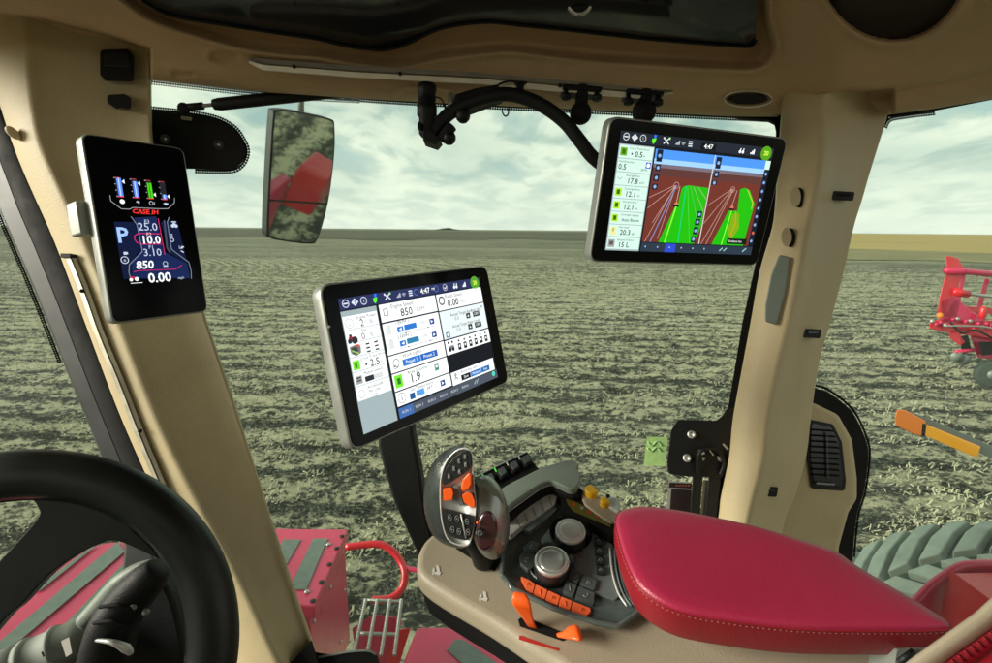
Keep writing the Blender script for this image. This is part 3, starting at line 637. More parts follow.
def stripes(lines, y0, y1, parent, name, Z, dz=.004):
    for (x0, x1, x2, x3, ya, yb) in lines:
        mb = MB(); mb.prism([G(x0, ya, Z), G(x1, ya, Z), G(x2, yb, Z), G(x3, yb, Z)], Vector((0, 0, dz)), GRIP); mb.build(name, parent)
stripes([(283.5, 301, 279, 258, 540, 578), (313, 328, 306.5, 289, 539, 590)], 0, 0, DK, 'grip_strip', Z1 + .001)
mb = MB()
for x, y in ((328.5, 545), (307, 592.5)): mb.lathe(G(x, y, Z1), (0, 0, 1), [(.011, 0), (.011, .006), (.006, .011), (.001, .012)], STEEL, 10)
for t in (.12, .3, .52, .74, .95): p = a + ed * t + Vector((-.012, 0, 0)); mb.lathe(p, (0, 0, 1), [(.012, .001), (.012, .004), (.001, .005)], BLK, 10)
for t, z in ((.1, -.09), (.1, -.3), (.5, -.12), (.93, -.1), (.93, -.4), (.3, -.5)): mb.lathe(a + inw + ed * t + Vector((0, 0, z)), (1, -.3, 0), [(.009, 0), (.009, .006), (.001, .008)], STEEL, 8)
mb.each('bolt', DK)
# far left: engine hood with stripes, running forward
mb = MB(); hood = [(-300, 760), (-120, 690), (0, 600), (40, 570), (80, 548), (112, 540), (135, 541), (150, 590), (200, 700), (150, 800), (-200, 900)]
Z2 = 1.75
mb.prism([G(x, y, Z2) for x, y in hood], Vector((0, 0, -.3)), RED); HO = mb.build('hood', TR, bevel=.02)
def hs(p0, p1, q0, q1):
    mb = MB(); mb.prism([G(*p0, Z2 + .0045), G(*p1, Z2 + .0045), G(*q1, Z2 + .0045), G(*q0, Z2 + .0045)], Vector((0, 0, .003)), GRIP); mb.build('grip_strip', HO)
hs((117, 542.6), (125, 551.5), (-60, 692.7), (-60, 709)); hs((124.5, 563), (121, 577), (0, 692), (40, 672)); hs((86, 551), (97, 545.5), (34, 590), (40, 591))
# curved red grab rail
GR = MB(); GR.tube([P(346, 547, 2.15), P(378, 544, 2.16), P(392.5, 551, 2.15), P(401, 562, 2.13), P(405, 574, 2.1), P(402, 588, 2.08), P(391, 598, 2.06), P(372, 600, 2.05)], .0155, REDB, 12); GR.tube([P(403, 567, 2.12), P(420, 571, 2.1), P(440, 575, 2.1)], .010, RED, 8); GR.build('grab_rail', TR)
# step grating
mb = MB()
for (x0, x1) in ((366, 353.5), (377.5, 367), (390, 381), (401.5, 394.5)):
    p, q = P(x0, 600, 2.02), P(x1, 656, 1.86); mb.tube([p, q], .006, STEEL, 6, 1)
    for k in range(22): mb.ball(p.lerp(q, (k + .5) / 22) + Vector((0, 0, .004)), .0085, STEEL, 6)
for ya, xa, xb, dd in ((600, 364, 402, 2.02), (633, 357, 398, 1.93)): mb.tube([P(xa, ya, dd + .01), P(xb, ya + 1.5, dd + .01)], .007, STEEL, 6, 1)
mb.build('step_grating', TR)
mb = MB(); mb.prism([P(x, y, 2.15) for x, y in [(352, 628), (374, 614), (402, 618), (394, 662), (360, 680)]], ray(380, 640) * .05, RED); mb.prism([P(x, y, 2.12) for x, y in [(395, 630), (411, 627.5), (405, 645), (392, 690), (380, 690)]], ray(400, 660) * .05, REDB)
mb.build('step_side', TR, bevel=.006)
mb = MB(); Z3 = 1.35
mb.prism([G(x, y, Z3) for x, y in rpoly([(417, 626.5), (470, 626), (560, 660), (560, 720), (380, 720)], 4)], Vector((0, 0, -.25)), RED); SD = mb.build('side_deck', TR, bevel=.012)
mb = MB(); mb.prism([G(x, y, Z3 + .002) for x, y in [(455, 640), (463, 640), (520, 680), (480, 680), (447, 650)]], Vector((0, 0, .004)), GRIP); mb.build('grip_strip', SD)
# rear fender
mb = MB(); o1 = cat([(905, 612), (917, 598.5), (932, 583), (946, 573), (957, 566), (970, 563), (995, 562), (1040, 563), (1100, 572)], 4)
mb.prism([P(x, y, 1.36) for x, y in o1 + [(1100, 900), (880, 900)]], ray(990, 620) * .05, RED); FE = mb.build('rear_fender', TR, bevel=.008)
mb = MB(); mb.tube([P(x, y + 1.5, 1.355) for x, y in o1], .011, RED, 10, 1); mb.build('fender_lip', FE)
mb = MB(); mb.prism([P(955, 573, 1.33), P(1060, 571, 1.36), P(1060, 640, 1.20), P(993, 601, 1.22)], Vector((0, 0, -.02)), REDB); mb.prism([P(955, 574, 1.33), P(993, 602, 1.22), P(993, 760, 1.22), P(925, 740, 1.33)], Vector((.0, .02, 0)), REDB); mb.build('fender_box', FE, bevel=.006)
mb = MB(); mb.prism([P(x, y, 1.42) for x, y in [(1075, 575), (1085, 540), (1100, 520), (1230, 505), (1240, 660), (1080, 670)]], ray(1150, 600) * .22, REDB); mb.build('mirror_red_box', FE, bevel=.03)  # unseen red box out of view, added for the mirror to reflect
# rear tyre (axle points away to the right) with slanting lugs
tc_ = P(990, 515, 2.12); axv = Vector((.30, .954, 0)).normalized(); RT = .86; tcen = P(1078, 512, 2.05); tcen.z = RT - .01; SR = RT / .985
ax2 = Vector((0, 0, 1)).cross(axv).normalized()
def tp(ang, r, s_): return tcen + (ax2 * math.cos(ang) + Vector((0, 0, 1)) * math.sin(ang)) * (r * SR) + axv * s_
prof = [(-.30, .60), (-.34, .72), (-.335, .84), (-.29, .905), (-.15, .935), (0, .94), (.15, .935), (.29, .905), (.335, .84), (.34, .72), (.30, .60)]
mb = MB(); mb.grid([[tp(2 * math.pi * k / 96, r, s_) for k in range(96)] for s_, r in prof], TYRED, True, True); 
WH = mb.build('rear_wheel', TR)
mb = MB(); NL = 40
for k in range(NL):
    for sd_ in (-1, 1):
        a0 = 2 * math.pi * (k + (.5 if sd_ > 0 else 0)) / NL
        # lug: bar from the centre line to the shoulder, swept back
        base = []; topv = []
        pr = [(.02, 0.0, .985), (.16, .13, .975), (.29, .27, .945), (.345, .30, .88), (.35, .305, .80)]
        rowsL = []
        for s0, sw, rt in pr:
            hw = .050 if s0 < .3 else .046
            rowsL.append([tp(a0 + sw - hw - .018, rt - .06, sd_ * s0), tp(a0 + sw - hw, rt, sd_ * s0), tp(a0 + sw + hw, rt, sd_ * s0), tp(a0 + sw + hw + .018, rt - .06, sd_ * s0)])
        mb.grid(rowsL, TYRE, False, True, True)
mb.build('tyre_tread', WH, bevel=.007)
mb = MB(); mb.lathe(tcen, axv, [(.6, -.3), (.58, -.25), (.5, -.12), (.2, -.1), (.12, -.16), (.02, -.16)], REDB, 48); mb.build('wheel_rim', WH)
# amber marker lamp on its arm
AMo = empty('marker_lamp', P(940, 440, 2.3) - Vector((0, 0, .1)), 'amber marker lamp with an orange end block on a grey arm beyond the rear window', 'marker lamp')
d_ = 2.3
mb = MB(); mb.prism([P(x, y, d_) for x, y in rpoly([(895, 417), (897, 409.5), (905, 410), (926, 421), (925, 429), (922, 436), (914, 434), (895, 425)], 1.5)], ray(910, 422) * .04, ORM); mb.build('end_reflector', AMo, bevel=.006)
mb = MB(); mb.prism([P(x, y, d_) for x, y in [(925.5, 424), (981, 446.5), (977, 458), (924, 435)]], ray(950, 440) * .03, AMB); mb.build('lens', AMo, bevel=.004)
mb = MB(); mb.prism([P(x, y, d_ + .012) for x, y in [(904, 409.5), (930, 419), (990, 445), (1080, 487), (1076, 497), (978, 452), (925, 429)]], ray(950, 440) * .05, GREYM); mb.prism([P(x, y, d_ - .002) for x, y in [(922.5, 423), (926.5, 424.5), (925, 437), (921.5, 436)]], ray(924, 430) * .05, RUB)
mb.build('arm', AMo, bevel=.003)
# ------------------------------------------------------------------ planter behind
D = 9.0; PLN = empty('planter', G(1010, 378, 0), 'red row crop planter with a tall mast trailing at the right edge', 'planter')
def pr(pts, th, mt, d=D, name='frame', bev=.02): mb = MB(); mb.prism([P(x, y, d) for x, y in pts], ray(*pts[0]) * th, mt); return mb.build(name, PLN, bevel=bev)
pr([(945, 257.5), (948, 255.5), (958.5, 258.5), (962, 265), (967, 271), (966, 275), (959, 283), (957, 300), (954, 318), (937, 318), (939, 300), (944, 280), (947, 268)], .03, REDB, name='mast')
pr([(962, 276), (966, 275), (957, 318), (951, 318)], .04, RED, name='strut', bev=.01); pr([(985, 278), (990, 279), (978, 322), (972, 322)], .04, RED, d=D + .4, name='strut', bev=.01)
pr([(966, 306), (1010, 310), (1010, 316), (966, 312)], .05, REDB, d=D + .3, name='cross_beam', bev=.01); pr([(960, 336), (968, 335), (972, 352), (962, 354)], .05, RUB, name='down_pressure_spring', bev=.01)
pr([(978, 342), (1004, 341), (1004, 352), (982, 356)], .08, RUB, d=D - .05, name='meter_housing', bev=.02); pr([(948, 330), (958, 331), (966, 342), (960, 346), (950, 338)], .05, REDB, name='link_arm', bev=.01)
mb = MB(); mb.tube([P(945, 270.5, D - .05), P(965, 271.5, D - .05), P(1000, 275, D), P(1120, 290, D + 1)], .055, RED, 8, 1); mb.build('upper_beam', PLN)
mb = MB(); mb.tube([P(953, 292, D), P(966, 293.5, D), P(1010, 299, D), P(1120, 312, D)], .03, STEEL, 8, 1); mb.tube([P(953, 291.5, D), P(968, 294, D)], .07, REDB, 8, 1); mb.build('brace', PLN)
pr([(940, 300), (955, 296), (972, 312), (985, 318), (985, 324), (940, 324)], .05, RED, name='gusset')
pr([(929, 322), (945, 318), (960, 319.5), (1010, 321), (1120, 330), (1120, 352), (1010, 342), (972, 336), (946, 332), (930, 329)], .05, REDB, name='toolbar')
pr([(970, 336), (992, 334), (1000, 360), (978, 358)], .06, RED, name='row_unit', d=D + .1); pr([(1020, 340), (1060, 340), (1060, 368), (1028, 365)], .06, RED, name='row_unit', d=D + .1)
mb = MB(); mb.lathe(P(983, 312, D - .1), (0, 0, 1), [(.04, -.12), (.055, -.05), (.045, .05), (.03, .1)], REDB, 8); mb.tube([P(983, 320, D - .1), P(983, 308, D - .1)], .03, RED, 8, 1); mb.build('seed_hopper', PLN)
rnd = random.Random(3)
mb = MB()
for k in range(16): x = 932 + k * 4.2; mb.ball(P(x, 321 + rnd.uniform(-2, 8), D - .06), .04, RED if k % 3 else STEEL, 6)
mb.tube([P(950, 322, D - .1), P(962, 333, D - .15), P(975, 330, D - .1), P(992, 338, D - .1)], .018, BLK, 6); mb.tube([P(945, 326, D - .08), P(960, 326, D - .14), P(985, 327, D - .1), P(1010, 333, D - .1)], .016, STEEL, 6); mb.build('fittings', PLN)
mb = MB(); mb.ball(P(940, 315.5, D - .1), .05, ORM, 10); mb.build('warning_light', PLN)
c = P(991, 374, D); mb = MB(); mb.lathe(c, Vector((.35, .94, 0)), [(.19, -.06), (.24, -.04), (.24, .04), (.19, .06)], TYRED, 24); mb.lathe(c, Vector((.35, .94, 0)), [(.08, -.07), (.08, .02), (.02, .02)], GREYM, 16); mb.build('gauge_wheel', PLN)
mb = MB()
for x, y in ((957, 357), (964, 360)): c = P(x, y, D); mb.lathe(c, Vector((.35, .94, .1)), [(.10, -.006), (.10, .006), (.02, .012)], GREYM, 20)
mb.tube([P(955, 352, D), P(975, 350, D)], .035, RED, 8, 1); mb.each('closing_disc', PLN)
# ------------------------------------------------------------------ side mirror
MC = P(301, 175, 1.95); tgt = P(1120, 560, 1.45); nm = ((CAM - MC).normalized() + (tgt - MC).normalized()).normalized()
SM = empty('side_mirror', P(301, 245, 1.95), 'rectangular side mirror outside the side window reflecting red bodywork', 'side mirror')
out_ = closedcat([(276, 109.8), (292, 110.5), (309, 113.8), (331, 119), (334.8, 126), (334.5, 156), (328.5, 202), (318, 239), (309, 244), (285, 241.5), (269.5, 238), (266.7, 230), (269.3, 172), (273, 117)], 3)
cen = np.mean(out_, 0); inn = [(cen[0] + (x - cen[0]) * .945, cen[1] + (y - cen[1]) * .97) for x, y in out_]
mb = MB(); mb.prism([onp(x, y, MC, nm) for x, y in out_], -nm * .05, BLK); mb.build('mirror_housing', SM, bevel=.006)
MIRR = mat('mirror_glass', (.62, .68, .63), .03, 1)
mb = MB(); up_ = [p for p in inn if p[1] < 200]; 
up_ = [p for p in inn if p[1] < 199] ; lo_ = [p for p in inn if p[1] > 203]
def clipy(poly, y, keep_above):
    o = []
    for i in range(len(poly)):
        a_, b_ = poly[i - 1], poly[i]; ia = (a_[1] < y + .07 * (a_[0] - 300)) == keep_above; ib = (b_[1] < y + .07 * (b_[0] - 300)) == keep_above
        if ia != ib: t = ((y + .07 * (a_[0] - 300)) - a_[1]) / ((b_[1] - a_[1]) - .07 * (b_[0] - a_[0])); o.append((a_[0] + (b_[0] - a_[0]) * t, a_[1] + (b_[1] - a_[1]) * t))
        if ib: o.append(b_)
    return o
mb.prism([onp(x, y, MC, nm) + nm * .001 for x, y in clipy(inn, 201, True)], nm * .003, MIRR); mb.build('mirror_glass', SM)
mb = MB(); n2_ = (nm + Vector((0.0, 0, -.06))).normalized(); mb.prism([onp(x, y, MC, nm) + nm * .001 for x, y in clipy(inn, 203, False)], nm * .003, MIRR); mb.build('wide_angle_glass', SM)
mb = MB(); mb.tube([P(301, 113, 1.97), P(301.5, 60, 1.97)], .012, STEEL, 10, 1); mb.build('stem', SM)
# gas strut
GS = empty('gas_strut', P(270, 110, 1.06), 'black gas strut running under the header towards the hinge plate', 'gas strut')
mb = MB(); mb.tube([P(214, 104.7, 1.05), P(220, 104.3, 1.05), P(345, 90.8, 1.05), P(349, 90.4, 1.05)], [.0105, .0125, .0125, .011], BLK, 20, 1); mb.build('cylinder', GS)
mb = MB(); mb.tube([P(186, 107.6, 1.05), P(216, 104.6, 1.05)], .0038, STEEL, 10, 1); mb.tube([P(186, 107.6, 1.05), P(203, 106, 1.05)], .0075, BLK, 12, 1); mb.build('rod', GS)
mb = MB(); mb.ball(P(183.5, 108.3, 1.05), .0115, BLK, 14); mb.ball(P(355.5, 89.4, 1.04), .014, BLK, 14); mb.tube([P(348, 90.6, 1.05), P(356, 89.3, 1.05)], .008, BLK, 10, 1); mb.each('ball_socket', GS)
# ------------------------------------------------------------------ monitor mounts under the rail
def ballmount(x0, x1, yb, kx0, kx1, ky, bx, by, rr, label):
    t = empty('ball_mount', P(bx, by, .9), label, 'ball mount', 'ball mounts clamped under the accessory rail')
    mb = MB(); mb.prism([P(x, y, .885) for x, y in rpoly([(x0, yb - 3), (x1, yb), (x1, yb + 4), (x0, yb + 1)], 1)], Fv * .04, BLK); mb.tube([P((x0 + x1) / 2, yb, .90), P(bx, by, .90)], .0115, BLK, 14, 1); mb.build('bracket', t, bevel=.001)
    for kx, ky_ in ((kx0, ky), (kx1, ky + 1)):
        mb = MB(); mb.lathe(P(kx, ky_ - 6, .89), -Uv, [(.004, 0), (.004, .008), (.0085, .010), (.009, .017), (.006, .019), (.001, .019)], BLK, 12); mb.build('clamp_knob', t)
    mb = MB(); mb.ball(P(bx, by, .90), rr, RUB, 24); mb.build('ball', t)
ballmount(563, 602, 86.5, 566, 597, 95, 580.7, 113.5, .0195, 'free black ball mount on the rail left of the map screen')
ballmount(627, 664, 91, 628.5, 658, 100, 644, 112, .021, 'black ball mount partly hidden behind the top of the map screen')
MA = empty('curved_bracket', P(497, 94, .9), 'thick curved black arm reaching from the rail down behind the map screen', 'mounting bracket')
mb = MB(); mb.tube([P(425, 139, .89), P(431, 134, .89), P(449, 114, .89), P(473, 101.5, .885), P(497.6, 95, .88), P(517.5, 96, .88), P(542, 105.5, .88), P(564, 121.5, .885), P(580, 141, .89), P(597, 161, .90), P(640, 190, .92)], .0118, BLK, 16); mb.build('arm', MA)
mb = MB(); mb.prism([P(x, y, .875) for x, y in [(423, 133), (428, 128), (441, 139), (436, 144.5), (423, 140)]], Fv * .03, BLK); mb.tube([P(441, 140, .885), P(452, 126, .885)], .010, BLK, 12, 1); mb.ball(P(449, 138, .885), .0125, BLK, 14); mb.ball(P(463, 116, .885), .013, BLK, 12); mb.build('end_joint', MA, bevel=.001)
mb = MB(); mb.lathe(P(427, 86, .89), -Uv, [(.017, 0), (.017, .01), (.0155, .013), (.0155, .034), (.0175, .036), (.0175, .052), (.014, .055), (.014, .085), (.010, .09)], BLK, 18); mb.prism([P(x, y, .872) for x, y in [(417.5, 122), (421, 122), (421, 130), (417.5, 128)]], Fv * .01, BLK); mb.build('post', MA)
mb = MB(); mb.prism([P(x, y, .885) for x, y in [(455, 94), (475, 88), (498, 84), (503, 96), (470, 108), (452, 112)]], Fv * .03, BLK); mb.prism([P(x, y, .885) for x, y in [(514, 80), (528, 81), (524, 84), (524, 94), (516, 94), (517, 85)]], Fv * .02, BLK); mb.build('rail_clamp', MA, bevel=.002)
mb = MB(); mb.tube([P(502, 109, .87), P(503, 114, .87), P(506, 116.3, .87), P(508.5, 113, .87), P(507.5, 107, .87)], .0013, BLK, 6); mb.tube([P(496, 88, .88), P(500, 84, .88), P(510, 81.5, .88), P(520, 83, .88)], .0018, BLK, 6); mb.tube([P(435, 97, .88), P(442, 100, .88), P(446, 112, .88)], .0014, BLK, 6); mb.build('cable', MA)
mb = MB(); mb.lathe(P(451, 98, .9), -Uv, [(.006, -.008), (.006, .02), (.004, .021)], ALU, 10); mb.build('rail_pin', MA)
# ------------------------------------------------------------------ monitors
def mray(q): return ray(*q)
def monitor(name, q, dn, scr, label, th=.022, rr=.016, bez=.006, parent_extra=None):
    r = [mray(p) for p in q]; A = np.array([[-r[1][i], r[2][i], -r[3][i]] for i in range(3)]); s = np.linalg.solve(A, -np.array(r[0]))
    c4 = [CAM + r[0] * dn, CAM + r[1] * dn * s[0], CAM + r[2] * dn * s[1], CAM + r[3] * dn * s[2]]
    X = c4[1] - c4[0]; Y = c4[3] - c4[0]; x = X.normalized(); n = Y.cross(X).normalized()
    if n.dot(CAM - c4[0]) < 0: n = -n
    t = empty(name, (c4[2] + c4[3]) / 2, label, 'monitor')
    y = Y.normalized(); W, H = X.length, Y.length
    def at(a, b, h): return c4[0] + x * a + y * b + n * h
    def rr_(g, r_): return rpoly([(-g, -g), (W + g, -g), (W + g, H + g), (-g, H + g)], r_, 6)
    mb = MB(); rows = []
    for g, h in ((-.012, -th - .004), (-.003, -th), (0, -th * .8), (.0005, -.004), (.0, -.001), (-.0012, .0004), (-.0022, .0002)): rows.append([at(a, b, h) for a, b in rr_(g, rr + g)])
    mb.grid(rows, SILH, True, True, True); mb.build('housing', t)
    mb = MB(); rows = [[at(a, b, h) for a, b in rr_(g, rr + g)] for g, h in ((-.0022, -.001), (-.0022, .0010), (-.0030, .0014))]; mb.grid(rows, BEZ, False, True, True); mb.build('bezel', t)
    o_ = at(0, 0, .0014); S = [onp(px, py, o_, n) for px, py in scr]
    X2 = ((S[1] - S[0]) + (S[2] - S[3])) / 2; Y2 = ((S[3] - S[0]) + (S[2] - S[1])) / 2
    return t, n, at, W, H, S[0], X2, Y2
def topbar(f, m, wht, blue):
    f.rect(0, 0, 1, .085, m, 1)
    f.ring(.035, .042, .0045, .0009, wht, 3); f.rect(.022, .037, .048, .047, wht, 3)
    f.poly([(.085, .012), (.105, .042), (.085, .072), (.065, .042)], wht, 3); f.rect(.082, .028, .088, .045, m, 4); f.rect(.082, .05, .088, .056, m, 4)
    f.ring(.135, .042, .0045, .0009, wht, 3); f.text(.135, .042, 'i', .006, wht, 4, .01, 0, 'CENTER')
    f.poly([(.19, .035), (.215, .03), (.21, .06), (.2, .078), (.19, .06)], scol(90, 225, 40), 3); f.poly([(.2, .0), (.215, .005), (.21, .03), (.2, .03)], scol(50, 110, 240), 3)
    f.line((.262, .02), (.295, .065), .0016, wht); f.line((.262, .065), (.292, .02), .0016, wht); f.disc(.296, .018, .0016, scol(150, 220, 120), 4); f.disc(.262, .02, .0014, wht, 4)
    for k in range(5): f.rect(.33 + k * .007, .062 - k * .009, .334 + k * .007, .062, wht, 3)
    for k in range(3): f.path([(.385 + (.0012 + k * .0016) * math.sin(q) / f.W, .062 - (.0012 + k * .0016) * math.cos(q) / f.H) for q in (-.8, -.4, 0, .4, .8)], .0006, wht, 3)
    for k in range(3): f.rect(.418, .02 + k * .018, .443, .03 + k * .018, wht, 3)
# centre monitor: machine settings page
t, n, at, W, H, O, X2, Y2 = monitor('touchscreen_monitor', [(318.7, 284.7), (486.5, 265.4), (508.8, 382.2), (351.3, 452.2)], .57, [(337.7, 299.2), (480.2, 275.7), (497.7, 377.1), (365.8, 431.1)], 'tilted touchscreen of white setting boxes on the black post above the joystick')
mb = MB(); f = Face(O, X2, Y2, mb); BKS = scol(14, 18, 26); WS = scol(240, 245, 244); GS_ = scol(150, 165, 168); TX = scol(40, 44, 50); TXL = scol(120, 128, 132); BLU = scol(40, 110, 190); BLD = scol(20, 60, 130); NAV = scol(38, 46, 84); TB = scol(70, 78, 90)
f.rect(0, 0, 1, 1, BKS, 0); topbar(f, NAV, scol(210, 215, 230), BLU); f.text(.535, .045, '4:47', .0105, WS, 4, .01, 0, 'CENTER'); f.text(.585, .04, 'PM', .005, WS, 4)
f.ring(.47, .042, .004, .0008, scol(90, 120, 190)); f.ring(.62, .042, .0042, .0009, scol(90, 110, 180)); f.ring(.69, .042, .0045, .0009, scol(180, 185, 210)); f.line((.68, .04), (.69, .055), .001, WS); f.line((.69, .055), (.705, .03), .001, WS)
for dx in (0, .02): f.disc(.765 + dx, .055, .0022, WS); f.line((.765 + dx, .055), (.77 + dx, .02), .0015, WS)
for k in range(3): f.rect(.838 + k * .01, .05 - k * .014, .846 + k * .01, .066, WS, 3)
f.disc(.95, .045, .0105, scol(80, 150, 40), 2); f.text(.95, .045, '20', .009, scol(220, 240, 90), 4, .02, 0, 'CENTER')
f.rect(.0, .095, .2, 1, GS_, 1)
rowsy = [.135, .24, .337, .442, .55, .655, .765]
for i in range(6): f.rect(.004, rowsy[i], .197, rowsy[i + 1] - .005, WS, 2)
f.text(.075, .16, 'Engine Power', .0055, TX); f.text(.09, .205, '2', .0125, TX); f.text(.145, .205, '%', .007, TX); f.ring(.035, .19, .0055, .0006, TXL); f.line((.028, .2), (.042, .2), .0008, TXL)
f.text(.09, .26, 'Slip', .0055, TX); f.text(.085, .305, '0', .0115, TX); f.text(.135, .305, '%', .007, TX)
f.rect(.015, .29, .05, .315, scol(170, 30, 45), 3); f.disc(.02, .318, .003, TX, 4); f.disc(.047, .318, .0045, TX, 4); f.rect(.02, .27, .035, .29, TX, 3)
f.poly([(.012, .36), (.045, .352), (.072, .37), (.068, .42), (.04, .435), (.015, .41)], scol(110, 112, 105), 3); f.poly([(.02, .37), (.05, .365), (.055, .4), (.03, .42)], scol(60, 64, 60), 4); f.line((.05, .355), (.068, .365), .0022, scol(220, 60, 50), 4); f.line((.022, .39), (.055, .42), .0014, scol(150, 200, 90), 5)
for uu in (.11, .16):
    for vv in (.36, .39, .418): f.rect(uu - .01, vv, uu + .012, vv + .012, TX, 3)
f.text(.055, .465, 'Cross Track Error', .0052, TX); f.text(.075, .515, '\u2022 2.5', .0125, TX, 4, .01); f.text(.165, .52, 'in', .005, TX); f.rect(.012, .465, .05, .535, scol(110, 210, 40), 3); f.rect(.022, .48, .036, .52, scol(50, 130, 30), 4)
f.text(.06, .575, 'Master Switch', .0052, TX); f.rect(.012, .58, .048, .64, scol(150, 152, 150), 3); f.rect(.018, .59, .042, .6, TX, 4); f.rect(.018, .61, .042, .62, TX, 4); f.rect(.062, .6, .112, .64, TX, 3); f.rect(.112, .6, .165, .64, scol(200, 205, 205), 3)
f.text(.065, .682, 'AccuGuide', .0055, TX); f.text(.068, .715, 'No Line', .0055, TX); f.text(.075, .745, 'Ready', .0045, TXL); f.ring(.03, .715, .0045, .0006, TXL)
def cell(u0, v0, u1, v1, m=WS): f.rect(u0, v0, u1, v1, m, 2)
cell(.215, .095, .6, .235); f.text(.285, .125, 'Engine Speed', .0075, TX); f.text(.34, .19, '850', .0145, TX, 4, .01); f.text(.45, .19, 'RPM', .0085, TXL)
f.rect(.235, .13, .265, .19, TXL, 3); f.rect(.24, .138, .26, .182, WS, 4)
cell(.61, .095, .995, .24); f.text(.675, .125, 'Radar Speed', .0075, TX); f.text(.685, .19, '0.00', .0145, TX, 4, .02); f.text(.79, .19, 'mph', .007, TXL); f.ring(.645, .155, .0055, .0022, TX); f.text(.63, .21, 'Radar', .0035, TXL)
cell(.215, .248, .6, .497)
for i, vv in enumerate((.31, .425)):
    f.text(.29, vv - .045, '1 ERPM %d' % (i + 1) if i == 0 else '2 ERPM 2', .0065, TX); f.rect(.235, vv - .05, .262, vv + .03, scol(205, 208, 208), 3)
    f.rect(.3, vv - .015, .34, vv + .03, BLU, 3); f.poly([(.311, vv + .0075), (.329, vv - .006), (.329, vv + .021)], WS, 4); f.rect(.347, vv - .02, .43, vv + .025, BLU if i == 0 else scol(40, 120, 160), 3); f.text(.45, vv - .005, '1500', .0055, TXL)
    f.rect(.525, vv - .02, .56, vv + .028, BLD, 3); f.poly([(.551, vv + .004), (.535, vv - .01), (.535, vv + .018)], WS, 4); f.line((.3, vv + .045), (.56, vv + .045), .0006, TXL); f.poly([(.345, vv + .05), (.36, vv + .05), (.352, vv + .038)], TX, 4); f.poly([(.5, vv + .05), (.515, vv + .05), (.507, vv + .038)], TX, 4)
cell(.61, .25, .995, .5, scol(214, 224, 224)); f.text(.69, .3, 'Actual Target Rate', .0065, TX); f.text(.87, .3, 'Rate Step', .0062, TX); f.text(.69, .405, 'Actual Target Rate', .0062, TX); f.text(.88, .405, 'Level', .0062, TX)
for vv in (.34, .445): f.rect(.82, vv - .025, .855, vv + .025, TX, 3); f.rect(.88, vv - .025, .94, vv + .025, TX, 3); f.text(.91, vv, 'OFF', .006, WS, 5, 0, 0, 'CENTER'); f.text(.72, vv, '0.0', .008, TXL); f.poly([(.83, vv + .01), (.845, vv + .01), (.8375, vv - .012)], WS, 4)
f.rect(.63, .44, .66, .49, BLD, 3); f.rect(.637, .45, .653, .48, WS, 4); f.poly([(.965, .27), (.98, .29), (.965, .29)], TX, 3)
cell(.215, .507, .6, .64); f.text(.3, .532, 'Work Lights', .0068, TX); f.rect(.295, .56, .415, .615, BLU, 3); f.rect(.417, .56, .54, .615, scol(30, 95, 175), 3); f.text(.355, .588, 'Preset 1', .0065, WS, 4, 0, 0, 'CENTER'); f.text(.478, .588, 'Preset 2', .0065, WS, 4, 0, 0, 'CENTER')
f.ring(.255, .57, .005, .0009, TX); f.line((.235, .6), (.25, .585), .0014, TX); f.line((.235, .615), (.27, .605), .0008, TX)
cell(.61, .512, .995, .64)
f.rect(.63, .565, .675, .6, TXL, 3); f.disc(.64, .6, .003, TX, 4); f.disc(.665, .6, .003, TX, 4); f.disc(.635, .535, .002, TX, 4); f.disc(.665, .535, .002, TX, 4)
for k in range(6): f.rect(.706 + k * .048, .565, .732 + k * .048, .625, scol(25, 27, 30), 3); f.rect(.714 + k * .048, .58, .724 + k * .048, .6, WS, 4); f.rect(.712 + k * .048, .532, .726 + k * .048, .55, TX, 3)
cell(.215, .65, .6, .785); f.rect(.225, .665, .275, .765, scol(110, 215, 50), 3); f.rect(.24, .69, .262, .74, scol(40, 120, 30), 4); f.text(.31, .675, 'Area Counter', .0068, TX); f.text(.32, .73, '1.9', .0165, TX, 4, .01); f.text(.4, .735, 'ac', .006, TXL); f.rect(.5, .68, .53, .735, scol(70, 130, 120), 3); f.rect(.508, .69, .522, .71, WS, 4)
cell(.215, .795, .6, .905); f.text(.31, .815, 'Set Temperature', .0062, TX); f.ring(.25, .85, .0065, .0007, TX); f.text(.25, .85, 'i', .009, TX, 4, .02, 0, 'CENTER'); f.rect(.3, .84, .335, .89, scol(30, 80, 130), 3); f.rect(.345, .835, .4, .885, scol(80, 150, 215), 3); f.text(.42, .85, '68 F', .0065, TX); f.rect(.52, .83, .555, .88, BLD, 3); f.poly([(.547, .855), (.53, .84), (.53, .87)], WS, 4)
f.text(.572, .81, 'c', .005, TX)
cell(.61, .80, .985, .915); f.text(.69, .822, 'Reversing Gate', .0062, TX); f.rect(.685, .85, .765, .9, scol(14, 22, 34), 3); f.rect(.767, .85, .86, .9, BLU, 3); f.rect(.862, .85, .94, .9, scol(30, 100, 160), 3); f.text(.725, .875, 'Slow', .0055, WS, 4, 0, 0, 'CENTER'); f.text(.813, .875, 'Medium', .0055, WS, 4, 0, 0, 'CENTER'); f.text(.9, .875, 'Fast', .0055, WS, 4, 0, 0, 'CENTER')
f.line((.645, .82), (.635, .87), .0014, TX); f.line((.645, .85), (.66, .875), .0014, TX); f.ring(.645, .83, .002, .0008, TX)
f.rect(.215, .92, 1, 1, TB, 1); f.rect(.215, .92, .31, 1, scol(60, 100, 160), 2)
for k in range(6): f.text(.262 + k * .088, .96, 'RUN %d' % (k + 1), .0052, scol(190, 196, 200), 4, 0, 0, 'CENTER')
